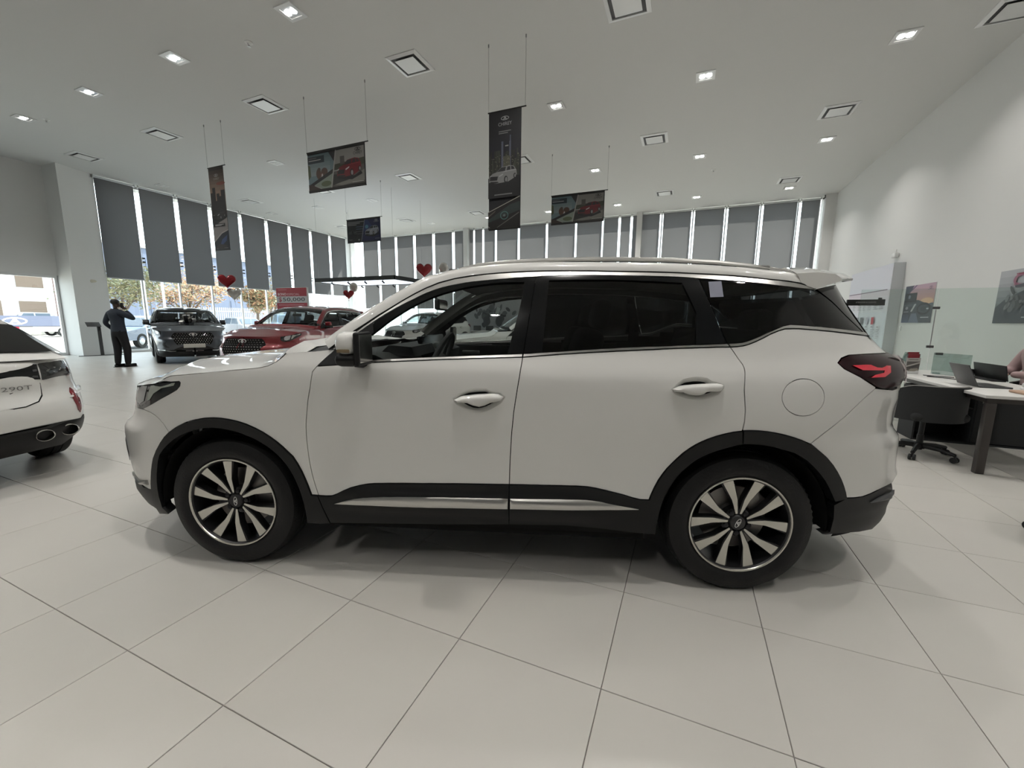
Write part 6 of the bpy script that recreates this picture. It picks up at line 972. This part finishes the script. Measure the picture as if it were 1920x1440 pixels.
def tub_chair(u, v, face, label, rot):
    o = thing('desk_chair', label, 'chair', RW(u, v), YAW+face, 'black swivel chairs')          # local -y is the back
    castor_base(o, 'black_plastic', .29, rot); MB().rbox((0, .02, .445), (.50, .50, .09), .04, 3).build('seat', 'chair_black', o); MB().box((0, 0, .40), (.18, .18, .03)).build('seat_plate', 'dark_grey', o, None, None, 0)
    out, inn = [], []
    for i in range(25):
        t = math.radians(-90-105+210*i/24); k = abs(i-12)/12; zt = .755-.10*sm(.45, 1, k); rr = .315
        out.append([Vector((rr*1.02*math.cos(t), rr*.95*math.sin(t)+.02, z)) for z in (.40, .48, .60, zt-.015, zt)]); inn.append([Vector((rr*.88*math.cos(t), rr*.82*math.sin(t)+.02, z)) for z in (.42, .48, .60, zt-.015, zt)])
    b = MB().grid(out, 0, False).grid(inn, 0, False, True).grid([[p[-1] for p in out], [q[-1] for q in inn]], 0, False, True); b.grid([[p[0] for p in out], [q[0] for q in inn]]).grid([out[0], inn[0]], 0, False, True).grid([out[-1], inn[-1]]); b.build('backrest', 'chair_black', o, None, None, 45)
    MB().tube([p[-1]*.5+q[-1]*.5+Vector((0, 0, .003)) for p, q in zip(out, inn)], .007, 6).build('seam', mat('seam', (.28, .27, .25), .7), o)
    return o
tub_chair(2.34, 5.52, .25, 'black swivel tub chair pushed under the white desk beside the tail light', 1.42)
tub_chair(2.36, 3.48, 1.2, 'black swivel chair at the right edge, only its castors showing', 2.15)
tub_chair(3.0, 9.0, -.6, 'dark chair behind the glass screen, just above the rear shoulder of the SUV', .5)
tub_chair(3.90, 6.86, math.pi/2, 'black chair under the person in pink', .9)
lp = thing('laptop', 'open grey laptop on the white desk, its lid towards the SUV', 'laptop', RW(2.735, 5.72, .741), YAW)
MB().rbox((.125, 0, .009), (.24, .345, .016), .005).build('base', 'laptop', lp); MB().rbox((-.055, 0, .115), (.009, .345, .235), .004, 2, Matrix.Rotation(-.42, 3, 'Y')).build('lid', 'laptop', lp); MB().box((.12, 0, .0185), (.15, .30, .002)).build('keyboard', 'black_plastic', lp, None, None, 0)
l2 = thing('laptop', 'wide black laptop screen on the far edge of the desk, before the person in pink', 'laptop', RW(3.24, 6.48, .741), YAW)
MB().rbox((.02, 0, .095), (.012, .56, .175), .005, 2, Matrix.Rotation(-.2, 3, 'Y')).build('lid', 'black_plastic', l2); MB().rbox((-.02, 0, .008), (.12, .50, .014), .004).build('base', 'black_plastic', l2); MB().rbox((.0, .30, .05), (.06, .05, .08), .01).build('clamp', 'black_plastic', l2)
for k, (u, v, h, t) in enumerate(((2.66, 6.82, .25, 'nearer of the pair'), (2.76, 7.10, .26, 'further of the pair'))):
    o = thing('brochure_holder', 'upright brochure holder with a red header on the desk, %s' % t, 'brochure holder', RW(u, v, .741), YAW+.35, 'brochure holders')
    MB().prism([(-.05, 0), (.05, 0), (.05, .02), (-.03, h), (-.05, h)], .17, 'x', -.085).build('holder', 'acrylic', o, None, None, 0); MB().box((0, -.052, h/2), (.16, .004, h-.01), Matrix.Rotation(-.05, 3, 'X')).build('brochure', 'paper', o, None, None, 0)
    P = Print(); P.rect(-.08, .0, .08, h*.62, (.10, .09, .085)); P.rect(-.08, h*.80, .06, h, (.22, .015, .025)); P.rect(-.08, h*.62, .08, h*.80, (.42, .40, .38)); P.poly([(-.08, h*.40), (.08, h*.60), (.08, h*.53), (-.08, h*.33)], (.45, .43, .40)); P.poly([(-.06, h*.12), (-.02, h*.25), (.06, h*.28), (.08, h*.18), (.0, h*.08)], (.32, .29, .25)); P.rect(-.06, h*.70, .05, h*.73, (.12, .1, .1)); P.poly([(-.08, h*.28), (.02, h*.42), (.08, h*.44), (.0, h*.30)], (.05, .05, .05))
    P.build('print', o, frameM((0, -.056, .002), (1, 0, 0), (0, -.05, 1)))
ac = thing('acrylic_screen', 'clear acrylic sheet standing on the desk behind the grey laptop', 'screen', RW(3.02, 6.72, .741), YAW-1.12); MB().box((0, 0, .135), (.42, .006, .27)).build('sheet', 'acrylic', ac, None, None, 0)
for x in (-.15, .15): MB().box((x, 0, .01), (.05, .05, .02)).build('foot', 'acrylic', ac, None, None, 0)
cbv = thing('charger_cable', 'black charger cable looped on the white desk', 'cable', RW(2.8, 6.3, .746), YAW); MB().tube([(.06, -.30, 0), (.10, -.12, 0), (.05, 0, 0), (-.03, .08, .0), (-.10, .14, 0), (-.06, .22, .0), (.06, .16, .004), (.10, .05, .008), (-.02, .12, .008), (-.07, .3, .0)], .005, 6).build('lead', 'black_plastic', cbv); MB().rbox((.06, -.3, .008), (.04, .09, .025), .006).build('plug', 'black_plastic', cbv)
bgx = thing('leather_case', 'tan leather case on the near corner of the desk', 'case', RW(3.0, 5.22, .741), YAW); MB().rbox((0, 0, .012), (.34, .22, .024), .010, 3).build('case_body', 'bag_tan', bgx); MB().rbox((.05, -.02, .026), (.20, .12, .006), .002).build('flap', 'bag_tan', bgx)
sm_ = thing('figurine', 'tiny pale object standing on the desk past the laptop', 'ornament', RW(3.09, 5.62, .741), YAW); MB().lathe([(.022, 0), (.024, .006), (.008, .02), (.016, .04), (.012, .06), (.0, .065)], 12).build('body', 'white_plastic', sm_)
# glass screen, overhead name bar, information wall, posters
gs = thing('glass_screen', 'frameless glass screen between the desks', 'screen', RW(2.36, 7.8), YAW)
MB().box((.445, 0, .935), (.87, .010, 1.87)).build('glass_sheet', 'clear_glass', gs, None, None, 0); MB().box((1.76, 0, .935), (1.74, .010, 1.87)).build('glass_sheet', 'clear_glass', gs, None, None, 0)
for x, z in ((.885, 1.60), (.885, 1.05), (1.0, .95)): MB().rbox((x, 0, z), (.08, .03, .035), .006).build('clamp', 'dark_grey', gs)
MB().box((.885, 0, 1.3), (.012, .012, .55)).build('joint_strip', 'steel', gs, None, None, 0)
nb = thing('desk_sign', 'black name bar on a stand in front of the information wall', 'sign', RW(2.90, 9.3), YAW)
MB().rbox((0, 0, 1.745), (.54, .05, .105), .004).build('sign_bar', 'black_plastic', nb); MB().box((-.25, .03, .85), (.025, .02, 1.70)).build('post', 'dark_grey', nb, None, None, 0); MB().lathe([(.2, 0), (.2, .012), (.03, .02)], 20, Matrix.Translation((-.25, .03, 0))).build('foot', 'dark_grey', nb); MB().rbox((.2, 0, 1.812), (.05, .03, .03), .006).build('clip', 'black_plastic', nb)
P = Print(); P.text('ATENCIÓN A CLIENTES', 0, 0, .036, (.40, .38, .38), .29); P.build('print', nb, frameM((0, -.0262, 1.745), (1, 0, 0), (0, 0, 1)))
tt = thing('information_wall', 'tall pale information panel with columns of small text on the right wall', 'panel', RW(4.76, 15.2), YAW)
MB().box((.12, 0, 1.465), (.236, 2.94, 2.93)).build('body', mat('panel_body', (.60, .62, .64), .5), tt, None, None, 0)
P = Print(); P.grad(-1.46, .02, 1.46, 2.92, (.60, .66, .70), (.62, .62, .68), 6); P.poly([(-1.46, 2.28), (1.30, 2.28), (1.30, 2.255), (-1.46, 2.255)], (.16, .10, .14)); P.grad(-1.46, 1.7, 1.46, 2.25, (.62, .64, .68), (.62, .54, .60), 4)
r = random.Random(4)
for cx in range(7):
    for y0, n in ((2.02, 5), (1.28, 6), (.86, 4)):
        x = -1.38+.40*cx; P.rect(x, y0, x+.12, y0+.025, (.30, .26, .28)); bars(P, x, y0-.07, .30*(.6+.4*r.random()), .016, n, (.34, .34, .37), 2.8)
for i, c in enumerate(((.16, .15, .16), (.10, .10, .11), (.14, .14, .16), (.08, .08, .09), (.40, .40, .46), (.45, .05, .07))): P.rect(-1.38+.40*i, 1.36, -1.38+.40*i+.17, 1.56, c)
for i in range(5): P.rect(-1.38+.46*i, .45, -1.38+.46*i+.30, .58, (.50, .10, .12) if i % 2 == 0 else (.42, .40, .44))
P.build('print', tt, frameM((-.001, 0, 0), (0, -1, 0), (0, 0, 1), (-1, 0, 0)))
def poster(v0, v1, z0, z1, paint, label):
    w, h = v1-v0, z1-z0; o = thing('poster', label, 'poster', RW(UR, (v0+v1)/2, z0), YAW, 'posters on the right wall'); MB().box((-.006, 0, h/2), (.010, w, h)).build('sheet', 'paper', o, None, None, 0)
    P = Print(); paint(P, w, h); P.build('print', o, frameM((-.0115, w/2, 0), (0, -1, 0), (0, 0, 1), (-1, 0, 0)))
def art_dash(P, w, h):
    P.rect(0, 0, w, h, (.10, .11, .14)); P.grad(w*.15, h*.50, w, h, (.50, .28, .22), (.42, .30, .38), 6); P.poly([(0, h), (w*.30, h), (w*.16, h*.78), (0, h*.70)], (.07, .08, .11)); P.poly([(w*.12, h*.78), (w*.42, h), (w*.36, h), (w*.08, h*.78)], (.12, .08, .16)); P.ell(w*.78, h*.56, w*.2, h*.08, (.62, .40, .26))
    P.poly([(0, h*.28), (0, h*.60), (w*.5, h*.60), (w*.66, h*.54), (w*.9, h*.46), (w, h*.40), (w, 0), (0, 0)], (.055, .060, .075)); P.rect(w*.04, h*.56, w*.44, h*.80, (.020, .022, .028)); P.rect(w*.07, h*.60, w*.40, h*.77, (.035, .04, .05)); P.ell(w*.18, h*.70, w*.04, h*.05, (.2, .22, .26))
    P.rect(w*.02, h*.44, w*.46, h*.50, (.09, .1, .12)); P.poly([(w*.34, h*.30), (w*.46, h*.50), (w*.40, h*.50), (w*.28, h*.30)], (.40, .40, .40)); P.ring(w*.72, h*.36, w*.22, h*.16, .05, (.02, .02, .025)); P.ell(w*.72, h*.36, w*.10, h*.06, (.04, .045, .055)); P.ell(w*.14, h*.40, w*.05, h*.04, (.3, .3, .32)); P.rect(w*.04, h*.29, w*.22, h*.305, (.35, .36, .4)); P.rect(w*.66, h*.13, w*.92, h*.15, (.45, .45, .48)); P.poly([(w*.25, 0), (w*.33, h*.25), (w*.5, h*.25), (w*.62, 0)], (.13, .15, .20)); P.grad(0, 0, w*.25, h*.22, (.10, .12, .18), (.06, .07, .1), 3); P.emblem(w*.86, h*.89, w*.11, (.18, .13, .17)); P.rect(w*.77, h*.835, w*.95, h*.85, (.25, .2, .24)); P.ell(w*.85, h*.36, w*.04, h*.02, (.4, .4, .42))
def art_engine(P, w, h):
    P.grad(0, 0, w, h, (.035, .040, .055), (.42, .43, .45), 8); P.poly([(0, 0), (w, 0), (w, h*.55), (w*.45, h*.60), (w*.15, h*.45), (0, h*.30)], (.040, .045, .058)); r = random.Random(9)
    for k in range(46): c = .03+.16*r.random(); P.ell(w*(.18+.75*r.random()), h*(.22+.42*r.random()), w*(.02+.05*r.random()), h*(.015+.05*r.random()), (c, c, c*1.1), 9, r.random()*3)
    P.ring(w*.42, h*.80, w*.16, h*.13, .05, (.25, .10, .15)); P.rect(w*.30, h*.90, w*.95, h*.925, (.22, .03, .06)); P.poly([(w*.30, h*.70), (w*.33, h*.92), (w*.31, h*.92), (w*.28, h*.70)], (.3, .12, .16)); P.poly([(w*.30, h*.70), (w*.8, h*.80), (w*.8, h*.66), (w*.32, h*.66)], (.06, .06, .07)); P.rect(w*.5, h*.10, w*.9, h*.12, (.4, .4, .42))
poster(12.13, 13.50, 1.41, 2.30, art_dash, 'poster of a car dashboard at sunset beside the information panel'); poster(8.72, 10.10, 1.40, 2.29, art_engine, 'poster of dark engine parts near the right edge')
o = thing('wall_switch', 'small pale switch plate on the wall below the dashboard poster', 'switch', RW(UR, 13.52, 1.27), YAW); MB().rbox((-.008, 0, 0), (.014, .08, .12), .004).build('plate', 'white_plastic', o); MB().box((-.017, 0, 0), (.006, .03, .05)).build('rocker', 'white_plastic', o, None, None, 0)
# ---------------------------------------------------------------- people: one skinned surface each, clothes as material regions
def body(name, J, E, root, mats, region, parent, sub=2):
    me = bpy.data.meshes.new(name); ks = list(J); me.from_pydata([J[k][0] for k in ks], [(ks.index(a), ks.index(b)) for a, b in E], []); o = bpy.data.objects.new(name, me); COL.objects.link(o)
    o.modifiers.new('skin', 'SKIN'); o.modifiers.new('sub', 'SUBSURF').levels = sub
    for i, k in enumerate(ks): d = me.skin_vertices[0].data[i]; rr = J[k][1]; d.radius = rr if isinstance(rr, tuple) else (rr, rr); d.use_root = (k == root)
    bpy.context.view_layer.update(); m2 = bpy.data.meshes.new_from_object(o.evaluated_get(bpy.context.evaluated_depsgraph_get())); bpy.data.objects.remove(o); m2.name = name; m2.materials.clear()
    for m in mats: m2.materials.append(MATS[m])
    for f in m2.polygons: f.material_index = region(f.center); f.use_smooth = True
    return link(name, m2, parent)
def hand(parent, M, m, curl=.9, s=1.0):
    """palm with four unequal curled fingers and a side thumb; M: wrist frame, +z towards the fingertips"""
    b = MB().rbox((0, 0, .045*s), (.078*s, .028*s, .09*s), .013*s, 2)
    for i, (x, L) in enumerate(((-.030, .066), (-.010, .076), (.010, .071), (.029, .056))):
        p = [Vector((x*s, 0, .085*s))]; a = 0
        for k in range(3): a += curl*(.5 if k == 0 else .8); p.append(p[-1]+Vector((0, math.sin(a), math.cos(a)))*L*s*(.44, .32, .24)[k])
        b.tube(p, [.0095*s, .0088*s, .008*s, .0066*s], 7)
    b.tube([(-.036*s, .004*s, .03*s), (-.056*s, .016*s, .058*s), (-.056*s, .034*s, .082*s)], [.012*s, .010*s, .008*s], 7)
    return b.build('hand', m, parent, None, None, 60, M)
def face(parent, c, m, s=1.0):
    c = Vector(c); MB().tube([c+Vector((0, .095, .03))*s, c+Vector((0, .122, -.012))*s, c+Vector((0, .10, -.022))*s], [.010*s, .015*s, .010*s], 8).build('nose', m, parent)
    for x in (-.034, .034): e = MB().ball(c+Vector((x, .092, .026))*s, (.014*s, .010*s, .010*s), 10, 6).build('eye', 'white_cloth', parent); MB().ball(c+Vector((x, .101, .026))*s, (.006*s, .004*s, .006*s), 8, 5).build('iris', 'hair', e)
    MB().ball(c+Vector((0, .094, -.050))*s, (.026*s, .010*s, .009*s), 10, 6).build('mouth', mat('lip', (.16, .06, .05), .5), parent)
    for x in (-1, 1): MB().ball(c+Vector((x*.083, .0, .0))*s, (.012*s, .024*s, .034*s), 10, 7).build('ear', m, parent)
pm = thing('person', 'man in a dark jacket and black trousers telephoning by the white column', 'person', (-10.76, 11.22, 0), math.radians(-8))
J = {'pelvis': ((0, 0, .99), (.165, .125)), 'belly': ((0, .01, 1.13), (.165, .125)), 'chest': ((0, 0, 1.36), (.20, .135)), 'yoke': ((0, -.01, 1.50), (.13, .09)), 'neck': ((0, .01, 1.575), .062), 'jaw': ((0, .03, 1.645), (.068, .075)), 'head': ((0, .025, 1.735), (.082, .098)), 'crown': ((0, .01, 1.80), (.06, .075)),
     'shl': ((-.20, -.01, 1.46), .085), 'ell': ((-.30, -.08, 1.20), .062), 'wrl': ((-.215, .06, 1.01), .044), 'shr': ((.20, 0, 1.46), .085), 'elr': ((.30, .22, 1.30), .062), 'wrr': ((.155, .13, 1.55), .040),
     'hpl': ((-.09, 0, .90), .120), 'knl': ((-.095, .0, .50), .092), 'anl': ((-.095, -.05, .05), .068), 'hpr': ((.09, 0, .90), .120), 'knr': ((.10, .09, .51), .092), 'anr': ((.10, .06, .05), .068)}
E_ = [('pelvis', 'belly'), ('belly', 'chest'), ('chest', 'yoke'), ('yoke', 'neck'), ('neck', 'jaw'), ('jaw', 'head'), ('head', 'crown'), ('yoke', 'shl'), ('shl', 'ell'), ('ell', 'wrl'), ('yoke', 'shr'), ('shr', 'elr'), ('elr', 'wrr'), ('pelvis', 'hpl'), ('hpl', 'knl'), ('knl', 'anl'), ('pelvis', 'hpr'), ('hpr', 'knr'), ('knr', 'anr')]
body('body', J, E_, 'pelvis', ['navy_cloth', 'black_cloth', 'skin'], lambda c: 2 if (c.z > 1.575 and abs(c.x) < .12) else (0 if c.z > .985 or c.x < -.17 else 1), pm)
MB().tube([(.085*math.cos(t), .085*math.sin(t)+.0, 1.555+.015*math.sin(t)) for t in (2*math.pi*i/20 for i in range(20))], .020, 8, 0, True).build('collar', 'white_cloth', pm)
hr = MB(); hr.ball((0, .006, 1.765), (.088, .104, .078), 18, 12); hr.build('hair', 'hair', pm); face(pm, (0, .03, 1.71), 'skin')
hand(pm, frameM((.155, .13, 1.565), (.75, .66, 0), (-.55, .62, .56), (-.38, -.42, .82)), 'skin', .7); MB().rbox((.115, .085, 1.675), (.014, .07, .145), .006).build('phone', 'black_plastic', pm)
hand(pm, frameM((-.20, .08, .99), (.6, -.8, 0), (.7, .55, .45), (.38, .30, -.88)), 'skin', .5)
for x, y in ((-.095, -.05), (.10, .06)): MB().rbox((x, y+.065, .045), (.095, .285, .09), .035, 3).box((x, y+.06, .008), (.10, .29, .016)).build('shoe', 'black_gloss', pm)
pk = thing('person', 'seated person in a pink jumper at the right edge, behind the desk', 'person', RW(3.84, 6.86), YAW+math.pi/2)
J = {'pelvis': ((0, -.06, .57), (.17, .14)), 'belly': ((0, -.05, .72), (.155, .125)), 'chest': ((0, -.03, .93), (.185, .13)), 'yoke': ((0, -.02, 1.07), (.12, .085)), 'neck': ((0, .0, 1.145), .055), 'jaw': ((0, .03, 1.205), (.062, .070)), 'head': ((0, .025, 1.29), (.076, .092)), 'crown': ((0, .01, 1.35), (.055, .07)),
     'shl': ((-.185, -.02, 1.03), .080), 'ell': ((-.26, .04, .79), .060), 'wrl': ((-.16, .30, .79), .040), 'shr': ((.185, -.02, 1.03), .085), 'elr': ((.27, .06, .80), .066), 'wrr': ((.14, .30, .79), .042),
     'hpl': ((-.10, .02, .55), .105), 'knl': ((-.12, .40, .53), .075), 'anl': ((-.12, .36, .11), .055), 'hpr': ((.10, .02, .55), .105), 'knr': ((.12, .40, .53), .075), 'anr': ((.12, .36, .11), .055)}
body('body', J, E_, 'pelvis', ['pink_cloth', 'black_cloth', 'skin_light'], lambda c: 2 if (c.z > 1.15 and abs(c.x) < .11) else (0 if c.z > .655 else 1), pk)
hp = MB(); hp.ball((0, -.01, 1.325), (.088, .098, .080), 18, 12).ball((0, -.07, 1.20), (.075, .05, .14), 14, 9); hp.build('hair', 'hair', pk); face(pk, (0, .03, 1.27), 'skin_light', .94)
for s in (-1, 1): hand(pk, frameM((.15*s, .31, .79), (1 if s < 0 else -1, .0, 0), (0, -.25, -.97), (-.2*s, .95, -.25)), 'skin_light', .35, .95)
for x in (-.12, .12): MB().rbox((x, .43, .045), (.09, .26, .09), .035, 3).build('shoe', 'black_gloss', pk)
# ---------------------------------------------------------------- outside: car park, trees, fence, buildings, banner rail
g1 = struct(MB().box((-50, 5, -.09), (59, 190, .10)).build('ground_left', 'asphalt', None, (0, 0, 0), YAW, 0)); g2 = struct(MB().box((0, 61, -.09), (41, 78.5, .10)).build('ground_back', 'asphalt', None, (0, 0, 0), YAW, 0))
def tree(u, v, h, cr, mats, label, fork, n=900, seed=1):
    r = random.Random(seed); o = thing('tree', label, 'tree', RW(u, v), r.random()*6, 'trees in the car park')
    t = MB(); tips = []
    t.tube([(0, 0, -.05), (.05, .02, fork*.5), (.0, .05, fork)], [.17, .14, .12], 8)
    for k in range(9):
        a = k*2.4+r.random(); rr = cr*(.35+.6*r.random()); e = Vector((rr*math.cos(a), rr*math.sin(a), fork+(h-fork)*(.30+.6*r.random())))
        m = Vector((0, 0.05, fork)).lerp(e, .5)+Vector((0, 0, h*.06)); t.tube([(0, .05, fork), m, e], [.08, .05, .015], 6); tips += [e, m.lerp(e, .6)]
        for j in range(3): b = m.lerp(e, r.random())+Vector((r.gauss(0, cr*.22), r.gauss(0, cr*.22), h*.10)); t.tube([m, b], [.035, .010], 5); tips.append(b)
    t.build('trunk', 'bark', o); f = MB()
    for k in range(n):
        c = r.choice(tips); p = c+Vector((r.gauss(0, cr*.17), r.gauss(0, cr*.17), r.gauss(0, h*.075))); d = Vector((r.gauss(0, 1), r.gauss(0, 1), r.gauss(0, .6))).normalized(); e = d.orthogonal().normalized(); L, w_ = .22+.25*r.random(), .04+.04*r.random()
        f.add([p-d*L*.5, p+e*w_, p+d*L*.5, p-e*w_], [(0, 1, 2, 3)], r.randrange(len(mats)))
    c = f.build('foliage', mats, o, None, None, 0); c['kind'] = 'stuff'; return o
tree(-41, 18.0, 5.2, 3.0, ['leaf_c', 'leaf_a'], 'yellow-green spreading tree right beside the white column', 1.5, 2600, 2); tree(-44, 24.5, 5.8, 3.2, ['leaf_b', 'leaf_b', 'leaf_a'], 'orange autumn tree above the grey SUV', 1.6, 3000, 3)
tree(-34, 24.2, 3.6, 1.6, ['leaf_a', 'leaf_b'], 'bushy tan palm-like tree between the grey SUV and the price sign', 1.7, 2200, 5); tree(-42, 31.5, 5.4, 2.8, ['leaf_c', 'bark'], 'bare grey-green tree behind the silver balloon', 1.5, 1600, 8)
def building(u, v, w, d, h, m, label, rows, cols, face='x', wm='car_glass_far'):
    o = thing('building', label, 'building', RW(u, v), YAW); MB().box((0, 0, h/2-.05), (d, w, h)).build('wall', m, o, None, None, 0)
    MB().box((0, 0, h), (d+.4, w+.4, .3)).build('roof', 'concrete', o, None, None, 0)
    for i in range(rows):
        for j in range(cols): MB().box((d/2+.01, -w/2+w*(j+.5)/cols, h*(i+.6)/(rows+.2)), (.10, w/cols*.62, h/rows*.5)).build('window', wm, o, None, None, 0)
building(-95, 27, 9, 9, 26, 'building_white', 'tall white building with three windows at the far left', 6, 2, wm='bark'); building(-62, 36, 22, 6, 9.5, 'building_blue', 'blue-grey glazed building behind the grey SUV', 2, 7, wm='building_blue'); building(-85, 40, 16, 6, 4.5, 'building_white', 'low white building with a dark canopy beyond the far-left window', 1, 4)
fn = thing('fence', 'white paling fence beyond the grey SUV', 'fence', RW(-46, 23.0), YAW)
for k in range(60): link('paling', fn.children[0].data, fn, (0, k*.22, 0)) if k else MB().box((0, 0, 1.25), (.06, .08, 2.5)).build('paling', 'fence_white', fn, None, None, 0)
MB().box((.04, 6.5, .5), (.04, 13.2, .08)).build('rail', 'fence_white', fn, None, None, 0); MB().box((.04, 6.5, 2.1), (.04, 13.2, .08)).build('rail', 'fence_white', fn, None, None, 0)
wl = thing('low_wall', 'low pale boundary wall across the car park', 'wall', RW(-45, 21), YAW); MB().box((0, 0, .45), (.3, 42, .9)).build('masonry', 'concrete', wl, None, None, 0); MB().box((0, 0, .93), (.4, 42, .06)).build('coping', 'building_white', wl, None, None, 0)
bn = thing('rail_banner', 'pale blue advertising banner on a rail outside the far-left window', 'banner', RW(-30.5, 8.9), YAW)
MB().box((0, 0, 1.13), (.02, 5.4, .52)).build('sheet', 'banner_blue', bn, None, None, 0); MB().box((-.03, 0, .86), (.03, 5.5, .04)).build('rail', 'dark_grey', bn, None, None, 0)
for y in (-2.6, 0, 2.6): MB().box((-.05, y, .68), (.05, .05, 1.4)).build('post', 'steel', bn, None, None, 0)
P = Print(); P.emblem(0, 0, .85, (.85, .85, .88)); P.build('print', bn, frameM((.012, .25, 1.13), (0, 1, 0), (0, 0, 1)))
ps = thing('masonry_post', 'tall brown post outside, left of the white column', 'post', RW(-47.5, 16.9), YAW); MB().box((0, 0, 3.5), (.42, .42, 7.0)).build('shaft', 'brick_post', ps, None, None, 0); MB().box((0, 0, .1), (1.6, 1.6, .2)).build('kerb', mat('kerb_red', (.5, .25, .22), .8), ps, None, None, 0)
for k, (u, v) in enumerate(((-27, 12.9), (-27.2, 13.9))):
    o = thing('flag_pole', 'white pole outside, %s of the pair behind the man' % ('left' if k == 0 else 'right'), 'pole', RW(u, v), 0); MB().tube([(0, 0, -.05), (0, 0, 7)], .09 if k == 0 else .06, 10).build('shaft', 'fence_white', o); MB().lathe([(.2, 0), (.2, .04), (.1, .06)], 14).build('foot', 'fence_white', o)
